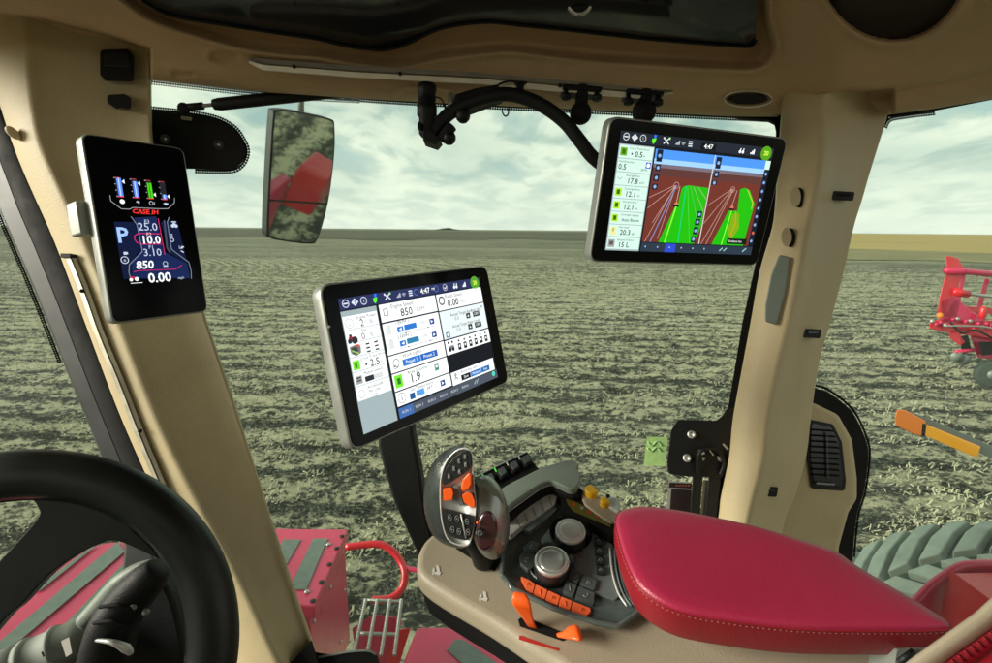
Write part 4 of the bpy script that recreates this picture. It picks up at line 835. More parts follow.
f.line((.78, .975), (.80, .945), .0012, scol(170, 190, 190)); f.line((.8, .975), (.82, .94), .0012, scol(170, 190, 190)); f.disc(.965, .95, .004, scol(80, 200, 170), 4)
mb.build('screen', t)
mb = MB(); c = P(325.8, 326.8, .575); c = onp(329.4, 326.8, at(0, 0, .0016), n); mb.lathe(c, n, [(.0016, 0), (.0014, .0006), (.0003, .0006)], LEG, 12); mb.build('light_sensor', t)
mb = MB(); mb.lathe(at(W / 2, H * .55, -.022), -n, [(.06, 0), (.055, .012), (.03, .022), (.03, .04)], BLK, 24); mb.build('mounting_plate', t)
# black post holding it
mb = MB(); 
pst = [(378, 400), (413, 385), (413, 434), (420, 470), (424, 500), (428, 524), (440, 560), (420, 560), (410, 538), (393, 500), (384, 470), (378, 447)]
mb.prism([P(x, y, .70) for x, y in pst], Fv * .03, BLK); tag(mb.build('display_stand', bevel=.004), 'black flat post rising from the console to the centre touchscreen', 'display stand')
# right monitor: field map
t, n, at, W, H, O, X2, Y2 = monitor('touchscreen_monitor', [(610.3, 115.8), (788.2, 138.3), (756.9, 266), (589, 261.9)], .68, [(621, 130.6), (772.8, 149.9), (750.5, 255), (603.6, 251.2)], 'upper right touchscreen showing a green and brown field map')
mb = MB(); f = Face(O, X2, Y2, mb); f.rect(0, 0, 1, 1, BKS, 0); topbar(f, scol(30, 36, 46), scol(205, 212, 215), BLU)
f.rect(.5, .02, .6, .08, scol(12, 14, 18), 3); f.text(.55, .05, '4:47', .009, WS, 5, .01, 0, 'CENTER')
for dx in (0, .02): f.disc(.765 + dx, .06, .0022, WS); f.line((.765 + dx, .06), (.77 + dx, .03), .0015, WS)
for k in range(3): f.rect(.838 + k * .01, .055 - k * .014, .846 + k * .01, .07, WS, 3)
f.disc(.95, .05, .0105, scol(80, 150, 20), 2); f.text(.95, .05, '20', .009, scol(220, 240, 90), 4, .02, 0, 'CENTER')
PG = scol(196, 226, 212); f.rect(.0, .1, .212, 1, GS_, 1)
lab = [('Cross Track Error', '\u2022 0.5', 'in', 1), ('Fuel Economy', '0.5', 'gal/ac', 0), ('Average Rate', '17.8', 'ac/h', 3), ('Coverage Area', '12.1', 'ac', 2), ('Worked Area', '12.1', 'ac', 2), ('Coverage Logging', 'Auto Boom', '', 2), ('Fuel Used', '20.3', 'gal', 4), ('Sprayed Volume', '15 L', '', 5)]
for i, (a_, b_, c_, k_) in enumerate(lab):
    v0 = .108 + i * .1105; f.rect(.006, v0, .208, v0 + .104, PG, 2); tx = .012 if k_ == 0 else .065
    f.text(tx, v0 + .022, a_, .0042, TX); f.text(tx + (.01 if k_ else 0), v0 + .068, b_, .0105 if len(b_) < 7 else .0062, TX, 4, .012); f.text(.15, v0 + .074, c_, .0048, TX)
    if k_ in (1, 2): f.rect(.012, v0 + .02, .052, v0 + .085, scol(100, 160, 20) if k_ == 1 else scol(165, 215, 45), 3); f.rect(.022, v0 + .032, .042, v0 + .072, scol(50, 100, 20), 4)
    if k_ == 3: f.path([(.015, v0 + .04), (.03, v0 + .06), (.045, v0 + .04)], .0008, TXL)
    if k_ == 4: f.rect(.015, v0 + .02, .05, v0 + .09, scol(215, 215, 140), 3); f.rect(.03, v0 + .03, .035, v0 + .06, TX, 4)
    if k_ == 5: f.rect(.012, v0 + .02, .052, v0 + .09, scol(150, 150, 150), 3); f.rect(.02, v0 + .035, .044, v0 + .07, scol(90, 80, 80), 4)
f.rect(.175, .23, .205, .28, scol(30, 40, 190), 3); f.disc(.19, .255, .003, WS, 4)
BR = scol(105, 48, 38); BRD = scol(88, 52, 48); SKB = scol(72, 140, 225); SKL = scol(150, 195, 240); GRN = scol(30, 175, 10); LN = scol(190, 150, 140); WLN = scol(205, 205, 200)
for (a0, a1, hz_, vp, side) in ((.222, .602, .252, .385, 0), (.608, .965, .252, .765, 1)):
    f.rect(a0, .112, a1, .19, SKB, 1); f.rect(a0, .19, a1, hz_, SKL, 1); f.rect(a0, hz_, a1, .41, BRD, 1); f.rect(a0, .33, a1, .912, BR, 2)
    f.poly([(a0, hz_ - .02), (a1, hz_ - .02), (a1, hz_ + .012), (a0, hz_ + .012)], scol(110, 100, 110), 2)
f.rect(.602, .112, .608, .912, WLN, 5)
f.poly([(.44, .40), (.47, .39), (.598, .40), (.598, .75), (.57, .912), (.33, .912), (.405, .57), (.418, .56), (.425, .42)], GRN, 3)
f.poly([(.77, .59), (.832, .585), (.82, .39), (.85, .37), (.89, .39), (.945, .51), (.925, .912), (.695, .912)], GRN, 3)
f.poly([(.80, .62), (.845, .60), (.87, .75), (.83, .86), (.79, .8)], scol(120, 160, 20), 4)
for ub in (.225, .27, .32): f.line((.385, .40), (ub, .60 + (ub - .22) * 2.8), .0008, LN, 6)
f.line((.375, .40), (.225, .52), .0007, LN, 6); f.line((.38, .4), (.24, .912), .0008, LN, 6); f.line((.388, .40), (.275, .912), .0018, scol(110, 125, 170), 6); f.line((.41, .56), (.37, .912), .002, scol(140, 255, 60), 6)
f.line((.41, .405), (.405, .54), .0012, LN, 6); f.line((.45, .4), (.46, .912), .0016, scol(0, 200, 120), 6); f.line((.46, .4), (.54, .912), .001, scol(70, 200, 60), 6); f.line((.48, .4), (.58, .75), .0008, scol(90, 180, 90), 6); f.line((.5, .4), (.598, .62), .0008, scol(150, 170, 120), 6); f.line((.53, .4), (.598, .5), .0008, scol(150, 170, 120), 6)
f.ring(.385, .40, .0045, .0007, LN, 6)
f.line((.762, .39), (.612, .56), .0007, LN, 6); f.line((.765, .39), (.612, .72), .0008, LN, 6); f.line((.77, .39), (.62, .912), .0009, LN, 6); f.line((.775, .39), (.655, .912), .0009, LN, 6); f.line((.80, .40), (.785, .55), .001, LN, 6); f.ring(.768, .395, .004, .0007, LN, 6); f.line((.79, .59), (.765, .912), .0016, scol(140, 255, 60), 6); f.path([(.82, .59), (.835, .7), (.82, .8), (.84, .9)], .001, scol(220, 140, 40), 6); f.path([(.87, .38), (.93, .5), (.93, .56)], .0012, scol(200, 190, 60), 6)
for uu, vv in ((.405, .55), (.787, .545)): f.poly([(uu - .016, vv + .02), (uu, vv - .02), (uu + .016, vv + .02)], scol(200, 110, 90), 7); f.poly([(uu - .02, vv + .035), (uu - .018, vv + .018), (uu + .018, vv + .018), (uu + .02, vv + .035)], scol(25, 20, 20), 7)
ICB = scol(18, 28, 48); ICW = scol(130, 165, 210)
for uu, vv, w_, h_ in ((.25, .165, .035, .1), (.252, .265, .03, .055), (.25, .35, .034, .055), (.25, .425, .034, .05), (.635, .175, .035, .1), (.635, .275, .032, .055), (.632, .35, .034, .04), (.572, .64, .032, .06), (.568, .71, .032, .06), (.566, .79, .03, .07), (.562, .87, .03, .06)):
    f.rect(uu - w_ / 2, vv - h_ / 2, uu + w_ / 2, vv + h_ / 2, ICB, 7); f.disc(uu, vv, .0026, ICW, 8, 8)
for k in range(9): f.rect(.962, .2 + k * .079, .995, .262 + k * .079, ICB, 7); f.disc(.979, .231 + k * .079, .0024, ICW if k != 7 else scol(220, 90, 70), 8, 7)
f.rect(.96, .112, .995, .19, PG, 7); f.rect(.80, .845, .945, .9, scol(14, 24, 14), 8); f.text(.81, .873, 'Guidance line', .0048, WS, 9)
f.rect(.222, .92, 1, 1, scol(40, 52, 66), 1); f.rect(.38, .92, .45, 1, scol(40, 70, 190), 2)
for k in range(6): f.disc(.25 + k * .08, .955, .0013, scol(150, 180, 210), 4, 8)
f.line((.76, .97), (.78, .94), .0016, scol(150, 200, 190)); f.line((.79, .97), (.81, .94), .0016, scol(150, 200, 190)); f.line((.93, .97), (.955, .935), .002, scol(140, 190, 190))
mb.build('screen', t)
mb = MB(); mb.lathe(at(W * .42, H * .5, -.022), -n, [(.06, 0), (.055, .012), (.025, .022), (.022, .07), (.02, .09)], BLK, 24); mb.build('mounting_plate', t)
# left monitor: instrument display
t, n, at, W, H, O, X2, Y2 = monitor('instrument_display', [(80.6, 132.7), (183.5, 148.5), (208.2, 311.6), (112.3, 324.3)], .74, [(80.6, 132.7), (183.5, 148.5), (208.2, 311.6), (112.3, 324.3)], 'portrait instrument display with speed readout fixed beside the front pillar', th=.024, rr=.014)
mb = MB(); f = Face(O, X2, Y2, mb); DB = scol(12, 22, 52); DB2 = scol(20, 34, 76); PK = scol(200, 40, 100); WD = scol(185, 195, 215)
f.poly([(.16, .455), (.355, .455), (.37, .60), (.27, .68), (.25, .765), (.165, .765)], DB, 1); f.poly([(.36, .43), (.58, .42), (.60, .62), (.84, .70), (.845, .785), (.25, .765), (.27, .68), (.375, .61)], DB2, 1); f.poly([(.62, .45), (.8, .44), (.84, .70), (.66, .63)], DB, 1)
for k, (uu, c1, lv) in enumerate(((.265, scol(90, 130, 230), 0), (.415, scol(90, 130, 230), .1), (.557, scol(70, 200, 20), .12), (.70, scol(90, 130, 230), .7))):
    v0, v1 = .217, .322; f.rect(uu - .032, v0, uu + .028, v1, scol(30, 32, 36), 1); f.rect(uu - .018, v0 + (v1 - v0) * lv, uu + .026, v1 - .006, c1, 2); f.rect(uu - .002, v0 + (v1 - v0) * lv, uu + .006, v1 - .006, scol(190, 215, 250) if k != 2 else scol(20, 110, 10), 3)
    f.rect(uu - .032, v1 - .006, uu + .028, v1, scol(200, 40, 40), 3); f.rect(uu - .032, v0 - .003, uu + .02, v0 + .001, scol(170, 60, 50), 3)
    for j in range(4): f.rect(uu - .04, v0 + j * .033, uu - .03, v0 + .003 + j * .033, WD, 3)
    vv = [.235, .237, .295, .30][k]; f.poly([(uu + .03, vv), (uu + .055, vv - .012), (uu + .055, vv + .012)], WS, 4)
f.disc(.27, .345, .0036, WS, 3, 10); f.rect(.25, .339, .29, .343, WS, 3); f.path([(.405, .345), (.415, .337), (.425, .35), (.435, .34)], .0012, WD); f.ring(.552, .345, .003, .0008, WD, 3, 10); f.text(.575, .345, '1', .006, WD); f.line((.68, .343), (.73, .343), .0016, WD); f.disc(.705, .345, .0022, WD, 3, 8)
f.path([(.165, .315), (.165, .345), (.25, .385), (.33, .385), (.36, .375), (.62, .375), (.72, .372), (.80, .335), (.81, .305)], .0009, scol(150, 155, 160))
f.text(.478, .396, 'CASE IH', .0095, scol(225, 50, 45), 4, .03, .15, 'CENTER', 1.15); f.rect(.40, .407, .56, .4095, scol(150, 40, 40), 3)
f.path([(.33, .425), (.375, .47), (.385, .6), (.385, .62), (.24, .69), (.225, .73), (.235, .77)], .0011, scol(120, 130, 150)); f.path([(.72, .42), (.69, .45), (.69, .61), (.86, .69), (.87, .74), (.86, .79)], .0011, scol(120, 130, 150)); f.path([(.66, .44), (.645, .6), (.67, .63)], .003, scol(60, 66, 90))
f.text(.478, .452, 'F3', .0085, WD, 4, 0, 0, 'CENTER'); f.text(.478, .482, '25.0', .0175, WD, 4, 0, 0, 'CENTER'); f.text(.478, .524, 'F2', .0085, scol(230, 180, 190), 4, 0, 0, 'CENTER'); f.text(.49, .556, '10.0', .0175, WS, 4, .02, 0, 'CENTER'); f.text(.48, .596, 'F1', .0085, WD, 4, 0, 0, 'CENTER'); f.text(.485, .627, '3.10', .0165, WD, 4, 0, 0, 'CENTER')
f.path([(.60, .52), (.38, .517), (.335, .53), (.33, .55), (.345, .568), (.39, .578), (.60, .578)], .0012, PK); f.path([(.598, .43), (.61, .64)], .0011, PK)
f.text(.22, .532, 'P', .033, scol(150, 185, 235), 4, .02, 0, 'CENTER'); f.text(.20, .628, '\u25A0', .006, WD); f.rect(.21, .62, .245, .632, WD, 3); f.ring(.205, .663, .0052, .0012, WD); f.text(.205, .663, 'e', .008, WD, 4, 0, 0, 'CENTER')
f.text(.30, .696, '850', .0175, WS, 4, .02, .12); f.ring(.60, .692, .0035, .0009, WD); f.line((.575, .707), (.625, .708), .0012, WD); f.path([(.27, .73), (.31, .725), (.7, .727), (.78, .705)], .0009, PK)
f.text(.40, .772, '0.00', .021, WS, 4, .02); f.text(.71, .78, 'mph', .006, WD)
f.rect(.225, .755, .27, .77, scol(190, 30, 60), 3); f.disc(.29, .77, .0032, WS, 4, 10); f.disc(.235, .772, .0025, WS, 4, 10); f.rect(.225, .79, .34, .793, WS, 3)
f.rect(.735, .445, .785, .452, WD, 3); f.rect(.745, .455, .775, .468, WD, 3); f.disc(.742, .472, .003, WD, 4, 8); f.disc(.778, .472, .003, WD, 4, 8)
for k in range(3): f.rect(.695, .52 + k * .008, .725, .524 + k * .008, WD, 3)
f.ring(.71, .555, .003, .0012, WD); f.text(.765, .60, '14', .008, WD); f.line((.79, .605), (.83, .595), .002, WD); f.line((.79, .62), (.82, .63), .0018, WD)
mb.build('screen', t)
mb = MB(); mb.prism([at(a_, b_, -.02) for a_, b_ in rpoly([(-.012, .095), (.02, .095), (.02, .145), (-.012, .145)], .004)], -n * .03, SILH); mb.tube([at(.03, .12, -.02), at(.05, .12, -.09)], .014, SILH, 14, 1); mb.build('mount', t, bevel=.002)
# ------------------------------------------------------------------ control console
KO = P(560, 560, .62); KN = Vector((-.04, -.27, .96)).normalized()
def K(x, y, h=0.0): return onp(x, y, KO + KN * h, KN)
def kpr(mb, pts, h0, h1, mt, drop=None): mb.prism([K(x, y, h1) for x, y in pts], (drop or KN * (h0 - h1)), mt); return mb
CO = empty('armrest_console', K(560, 640) - Vector((0, 0, .35)), 'tan armrest console with dark keypad panel and orange levers beside the seat', 'control console')
mb = MB(); body = cat([(431, 533), (424, 540), (419, 549), (416.5, 560), (417.5, 571), (425, 580), (440, 590.5), (462, 603.5), (489, 619), (512, 634), (533, 648), (560, 664), (620, 706), (760, 740), (900, 745)], 3) + [(930, 690), (915, 640), (800, 600), (640, 560), (600, 520), (560, 500), (520, 495), (480, 505), (450, 524)]
top = [K(x, y, -.006) for x, y in body]; lo = []
mb.prism(top, Vector((.001, .002, -.030)), CREAM); BO = mb.build('body', CO, bevel=.009, bseg=5)
mb = MB(); q = [(420, 560), (416.5, 578), (421, 588), (440, 602), (462, 615.5), (489, 631), (512, 646), (533, 660), (600, 700), (760, 738), (900, 740), (920, 650), (620, 560), (520, 505), (440, 535)]
ctr = np.mean(q, 0); mb.prism([K(ctr[0] + (x - ctr[0]) * .985, ctr[1] + (y - ctr[1]) * .985, -.034) for x, y in q], Vector((.006, .015, -.05)), RUB); mb.build('lower_shell', CO, bevel=.004)
# black control panel: shallow tray with raised rim
outl = rpoly([(502, 575), (504, 530), (509, 512), (548, 482), (576, 488), (614, 524), (620, 552), (632, 590), (644, 607), (634, 616), (618, 626.5), (596, 622.5), (553, 608), (512, 588)], 6, 4)
cc = np.mean(outl, 0)
mb = MB(); rows = [[K(cc[0] + (x - cc[0]) * s, cc[1] + (y - cc[1]) * s, h) for x, y in outl] for s, h in ((1.02, -.012), (1.0, .002), (.985, .0045), (.95, .0035), (.93, -.001))]
mb.grid(rows, PANEL, True, True, True); mb.build('control_panel', CO)
mb = MB(); kpr(mb, rpoly([(540, 540), (560, 515), (592, 518), (613, 545), (622, 592), (616, 600), (590, 592), (560, 560)], 4), -.004, .0015, PANEL2); mb.build('knob_plate', CO, bevel=.001)
# raised back wall: grey cover with light strip, display strip
mb = MB(); q = cat([(497, 491), (510, 483), (525, 475.5), (540, 468), (553, 463.5), (565, 460), (573, 459.5), (579, 464), (577, 469), (581, 473), (579, 484), (572, 489), (560, 484), (551, 480.5), (540, 484), (522, 496), (510, 505), (505, 513), (501, 506)], 3)
kpr(mb, q, .0, .034, GG); mb.build('rear_cover', CO, bevel=.004, bseg=4)
mb = MB(); q = cat([(505, 514), (511, 505.5), (524, 496), (541, 484.5), (551, 481), (561, 485), (572, 490), (579, 486), (583, 492), (574, 497), (560, 492), (551, 488), (538, 494), (520, 507), (508, 519)], 3)
kpr(mb, q, -.004, .024, RUB); mb.build('cover_lip', CO, bevel=.002)
mb = MB(); q = cat([(509, 511.5), (524, 500.5), (541, 488.5), (551, 485)], 4); mb.tube([K(x, y, .0255) for x, y in q], .0006, LEG, 6, 1); mb.build('lip_line', CO)
mb = MB(); q = rpoly([(508.5, 537), (507.5, 526), (515, 515.5), (552, 491.5), (557.5, 495), (554.5, 504), (520, 527)], 2.5); kpr(mb, q, .002, .012, SIL)
LS = mb.build('light_strip', CO, bevel=.001); mb = MB()
for k in range(1, 6):
    a = (508 + k * 8.1, 524.5 - k * 5.4); mb.prism([K(a[0], a[1] - 1, .0122), K(a[0] + .7, a[1] - 1.3, .0122), K(a[0] + 4, a[1] + 8.0, .0122), K(a[0] + 3.3, a[1] + 8.4, .0122)], KN * .0003, GREYM)
mb.build('segment_lines', LS)
mb = MB(); kpr(mb, rpoly([(522, 529), (554, 506), (558, 508), (552, 514), (530, 531)], 1.5), .0, .008, PANEL2); mb.build('wrist_step', CO, bevel=.001)
mb = MB(); kpr(mb, [(561, 500), (566, 493), (583, 493), (615, 519), (617, 532), (611, 535), (585, 520), (562, 512)], -.002, .016, RUB); kpr(mb, [(565.5, 497), (571, 499.5), (607, 516.5), (611, 527), (573.5, 511), (568, 504)], .016, .0168, mat('backlit_strip', (.055, .048, .006), .3, emit=(.25, .20, .01), estr=.06))
DS = mb.build('display_strip', CO); mb = MB()
for k, (x, y) in enumerate(((574, 504.5), (582, 508), (590, 512), (598, 516.5))): mb.prism([K(x + 2 * math.cos(a), y + 1.6 * math.sin(a), .0172) for a in np.linspace(0, 6.28, 9)[:-1]], KN * .0002, DECAL if k != 1 else LEGD)
mb.build('symbols', DS)
# encoder knobs
def knob(x, y, hx, r, label, glossy):
    c = K(x, y, hx); mb = MB()
    mb.lathe(c, KN, [(r * 1.02, -hx), (r * 1.04, -hx * .45), (r * .97, -.004), (r * .97, -.002)], KEY, 36); ko = mb.build('rotary_knob', CO, label=label)
    mb = MB(); mb.lathe(c, KN, [(r * .99, -.005), (r * 1.01, -.002), (r * .97, .0005), (r * .86, .0012), (r * .76, .0004)], CHR if glossy else SIL, 36); mb.build('ring', ko)
    mb = MB(); mb.lathe(c, KN, [(r * .77, -.001), (r * .76, .0006), (r * .6, .0012), (r * .05, .0016)], SIL if not glossy else mat('knob_cap', (.42, .45, .43), .2, .5), 36); mb.build('cap', ko)
    mb = MB(); mb.lathe(K(x, y + 4, .0), KN, [(r * 1.45, 0), (r * 1.45, .0035), (r * 1.36, .004), (r * 1.34, .0015)], RUB if not glossy else PANEL, 36); mb.build('collar', ko)
knob(570.5, 530, .022, .0188, 'rear silver topped rotary knob', False); knob(551.8, 560, .022, .0205, 'front rotary knob with bright chrome ring', True)
def key(name, pts, mt, h=.005, leg=None, parent=CO, lm=LEGD):
    mb = MB(); kpr(mb, rpoly(pts, 1.2, 3), -.002, h, mt); k_ = mb.build(name, parent, bevel=.0008)
    if leg:
        mb = MB(); cx_, cy_ = np.mean(pts, 0)
        if leg == 'o': mb.tube([K(cx_ + 2.2 * math.cos(a), cy_ + 1.8 * math.sin(a), h + .0003) for a in np.linspace(0, 5.6, 12)], .0005, lm, 5, 1); mb.tube([K(cx_, cy_ - 2.4, h + .0003), K(cx_, cy_, h + .0003)], .0005, lm, 5, 1)
        elif leg == 'c': mb.tube([K(cx_ - 2.5, cy_ + .5, h + .0003), K(cx_, cy_ + 2, h + .0003), K(cx_ + 2.5, cy_ + .3, h + .0003), K(cx_ + 1.6, cy_ - 1.2, h + .0003)], .0006, lm, 5, 2)
        elif leg == 'i': mb.tube([K(cx_ - .4, cy_ - 2.5, h + .0003), K(cx_ + .4, cy_ + 2.5, h + .0003)], .0006, lm, 5, 1)
        else: mb.tube([K(cx_ - 2, cy_ + 1, h + .0003), K(cx_, cy_ - 1.6, h + .0003), K(cx_ + 2, cy_ + 1, h + .0003)], .0006, lm, 5, 1); mb.ball(K(cx_, cy_ + 1.5, h), .0007, lm, 6)
        mb.build('legend', k_)
key('button', [(523, 547), (531, 540), (540, 543), (537, 552), (527, 552)], KEYG, leg='o'); key('button', [(519.5, 555), (524, 551), (536, 554), (535, 566), (528, 570), (520, 563)], KEYG, leg='o')
key('button', [(571, 567.5), (582.5, 573), (577.5, 583), (568.5, 579)], KEYG, leg='c'); key('button', [(584, 573.5), (597, 580), (594.5, 590), (579.5, 583.5)], KEYG, leg='^')
key('button', [(566.5, 580), (577, 585), (573.5, 595.5), (563, 591)], KEYG, leg='i'); key('button', [(579, 585.5), (594.5, 592.5), (594, 604), (575.5, 596.5)], KEYG, leg='c')
for k in range(4): x, y = 594.5 + k * .8, 536 + k * 9.6; key('button', [(x, y), (x + 8.5, y + 1.5), (x + 8, y + 9), (x - .5, y + 7.3)], KEY, .006, leg='^')
o5 = [((520, 575.5), (528, 579), (535, 583.5), (532.5, 594), (526, 588.5)), ((535.8, 584), (547.5, 589.5), (544.5, 599.5), (533.3, 594.5)), ((548.3, 590), (560.3, 595.5), (557.8, 605), (545.3, 600)), ((561, 596), (572.3, 600.5), (570, 610.2), (558.6, 605.5)), ((573, 601), (590, 607.5), (591, 611), (586, 616), (571, 611))]
for i, q in enumerate(o5): key('orange_key', list(q), ORG2, .003, leg='^' if i % 2 == 0 else 'i', lm=ORG)
mb = MB(); 
for o_ in (0, 4.5, 8): mb.tube([K(x + o_, y, .004) for x, y in cat([(610, 548), (612, 570), (618, 592), (627, 606)], 4)], .0013, PANEL2 if o_ == 4.5 else SIL if o_ == 0 else PANEL, 8, 1)
mb.build('panel_ribs', CO)
mb = MB(); q = [K(x, y, .004) for x, y in outl]; mb.tube(q + q[:1], .0030, mat('gloss_surround', (.09, .11, .105), .16, spec=.7), 10, 1); mb.build('panel_surround', CO)
# lever slot, levers, decal, seat symbols
mb = MB(); kpr(mb, rpoly([(518, 619), (524, 616), (567, 634), (564, 641), (520, 626)], 2), -.012, -.0052, RUB); mb.build('lever_slot', CO)
mb = MB(); kpr(mb, [(519.5, 635), (559, 648.5), (558, 650.5), (519, 638.5)], -.007, -.0054, DECAL); mb.build('decal', CO)
mb = MB(); mb.grid([[K(x - w_ + dx, y - .2 * w_, h + .004), K(x + w_ + dx, y + .2 * w_, h + .004), K(x + w_ + dx, y + .2 * w_, h - .006), K(x - w_ + dx, y - .2 * w_, h - .006)] for x, y, w_, h, dx in ((520.5, 592, 5.5, .042, 0), (520.5, 598, 9, .040, 0), (522, 606, 9.5, .034, 0), (525.5, 614, 7.0, .020, 0), (529.5, 622, 5, .004, 0), (533, 628, 4.5, -.010, 0))], ORG, True, True, True); mb.build('orange_lever', CO, bevel=.0022, label='upright orange lever at the left end of the slot')
mb = MB(); mb.grid([[K(x, y - w_, h + .004), K(x + w_ * .5, y + w_, h + .004), K(x + w_ * .5, y + w_, h - .008), K(x, y - w_, h - .008)] for x, y, w_, h in ((556, 635, 2.2, -.006), (563, 635, 3.5, .0), (568, 633, 6.5, .008), (575, 632.5, 8.5, .012), (580, 633.5, 7.0, .010))], ORG, True, True, True); mb.build('orange_lever', CO, bevel=.0022, label='folded orange lever at the right end of the slot')
WSYM = mat('white_symbol', (.75, .73, .68), .5)
mb = MB()
for x, y in ((437, 571), (484, 597)):
    for pts in ([(-1, -6), (2, -5), (3, 1), (0, 1)], [(-4, 1), (4, 1), (3, 4), (-3, 3)], [(-4, -3), (-2, -2), (-3, 4), (-5, 3)]): mb.prism([K(x + a, y + b, -.0056) for a, b in pts], KN * .0004, WSYM)
mb.each('seat_symbol', CO, 3)
# row of paddle switches
PSW = []
for k, (x, y) in enumerate(((489.5, 478), (501.5, 471.5), (513.5, 465.5), (525.5, 459.5))):
    mb = MB(); mb.prism([K(a + x, b + y, .026) for a, b in ((-5.5, -2), (2.5, -6), (6.5, 2), (-1, 7.5))], KN * -.012, BLK)
    sw = mb.build('paddle_switch', CO, bevel=.0015)
    mb = MB(); mb.prism([K(a + x, b + y, .029) for a, b in rpoly([(-4.2, -2.2), (1.8, -5.2), (5.4, 0), (0, 3.8)], 1.2, 3)], KN * -.006, KEYG); mb.build('rocker', sw, bevel=.001)
    mb = MB(); mb.prism([K(a + x, b + y, .0268) for a, b in ((-7.5, -3), (-6.6, -3.6), (-4.8, 0), (-5.6, .6))], KN * .001, scol(70, 210, 60) if k < 2 else LEG); mb.build('indicator', sw)
mb = MB(); mb.prism([K(x, y, .020) for x, y in [(473, 478), (481, 473), (527, 451.5), (534, 463), (540, 470), (500, 500)]], KN * -.015, RUB); mb.tube([K(x, y, .022) for x, y in [(474, 478.5), (481, 474), (527, 451.5)]], .0012, SIL, 6, 1); mb.build('switch_base', CO, bevel=.001)
# yellow toggles
mb = MB(); kpr(mb, cat([(578, 488), (590, 492), (612, 502), (623, 512), (621, 517), (612, 522), (598, 514), (585, 504)], 3), -.01, .020, CREAM); kpr(mb, cat([(600, 500), (604, 496), (612, 495.5), (618, 499), (621, 506), (618, 512)], 2), -.01, .024, SIL); mb.build('toggle_base', CO, bevel=.003)
for x, y, s_ in ((591.5, 489, 1.0), (605, 499.5, .75)):
    mb = MB(); kpr(mb, [(x + a * s_, y + b * s_) for a, b in ((-7, 0), (-5, -4), (0, -5.5), (3, -2), (7, 0), (6, 4), (0, 4.5), (-4, 3))], .018, .030, YEL); mb.build('yellow_toggle', CO, bevel=.002)
mb = MB(); mb.ball(K(608, 496, .03), .003, RUB, 8); mb.build('toggle_screw', CO)
# ------------------------------------------------------------------ multi function handle
HD = .575
JS = empty('multifunction_handle', P(455, 575, .60), 'silver rimmed control handle with orange buttons at the front of the console', 'joystick')
face = closedcat([(459, 448.6), (468.6, 447.8), (472, 453.5), (473, 465), (473.5, 474), (474.5, 487), (476.3, 502.5), (475.7, 516), (473, 534), (469.6, 544), (464.5, 546.5), (455, 544.5), (447, 538.5), (442.2, 524), (440.2, 508), (439.8, 489), (441, 475), (445, 463), (451, 454.5)], 2)
mid_ = closedcat([(452, 446), (462, 445), (467.5, 449), (470, 462), (471, 474), (472, 487), (474, 502.5), (474, 517), (472, 536), (468, 547), (460, 549.5), (447, 546.5), (433, 538.5), (427, 523), (424, 506), (425, 487), (428.5, 471), (436, 458), (444, 450)], 2)
back = closedcat([(450, 447), (457, 446.5), (462, 450), (465, 462), (466, 474), (467, 487), (468, 502.5), (467, 517), (464, 534), (459, 543), (452, 546), (442, 543), (430, 535), (424, 520), (421, 505), (421.5, 487), (425.5, 471), (433, 459), (441, 450.5)], 2)
fc = np.mean(face, 0)
def fr(s, dy=0): return [(fc[0] + (x - fc[0]) * s, fc[1] + (y - fc[1]) * (1 - (1 - s) * .55)) for x, y in face]
def fdp(x, y): return HD - (x - 440) * .0002 + (y - 495) * .0001
mb = MB(); rows = [[P(x, y, d_) for x, y in q] for q, d_ in ((back, HD + .045), (mid_, HD + .03))] + [[P(x, y, fdp(x, y) + .004) for x, y in fr(1.01)]]
mb.grid(rows, HBODY, True, True, True); mb.build('handle_body', JS, sub=1)
mb = MB(); rows = [[P(x, y, fdp(x, y) + dd) for x, y in fr(s)] for s, dd in ((1.0, .006), (1.01, .0), (.97, -.0035), (.93, -.002), (.91, .001))]
mb.grid(rows, SIL, True, True, True); mb.build('face_plate', JS)
def jpr(pts, d0, mt, th=.004, r=1.5): mb = MB(); mb.prism([P(x, y, fdp(x, y) + d0) for x, y in rpoly(pts, r, 3)], ray(*pts[0]) * th, mt); return mb
kp = jpr([(462, 452), (468, 449.8), (471, 454), (471.8, 465), (468, 471), (451, 482.5), (443, 486), (443.2, 476), (447, 466.5), (454, 457.5)], -.004, KEY).build('keypad', JS, bevel=.0008, label='upper black keypad')
mb = MB()
for x, y in ((449, 476), (454, 468.5), (459.5, 471.5), (459, 461), (465.5, 464.5), (465, 456.5)): mb.prism([P(x + 1.6 * a, y + 2.6 * b, fdp(x, y) - .0052) for a, b in ((-1, -.8), (.6, -1), (1, .8), (-.6, 1))], ray(x, y) * .002, LEGD); mb.tube([P(x - 1, y + 1.4, fdp(x, y) - .0053), P(x + .2, y - 1.5, fdp(x, y) - .0053), P(x + 1, y + 1, fdp(x, y) - .0053)], .0003, LEG, 5, 1)
mb.build('legends', kp)
kp = jpr([(443.5, 508), (456, 511), (475, 516), (474, 524), (470, 537), (466.5, 540.5), (455, 538), (448.5, 533), (445.5, 524)], -.004, KEY).build('keypad', JS, bevel=.0008, label='lower black keypad')
mb = MB()
for x, y in ((450, 517.5), (457, 518.5), (467, 521.5), (452.5, 529.5), (459, 531.5), (468, 532)):
    mb.tube([P(x + 1.9 * math.cos(a), y + 3 * math.sin(a), fdp(x, y) - .0053) for a in np.linspace(0, 6.28, 12)], .0004, LEGD, 5, 1); mb.tube([P(x - .7, y, fdp(x, y) - .0053), P(x + .7, y, fdp(x, y) - .0053)], .0004, LEG, 5, 1)
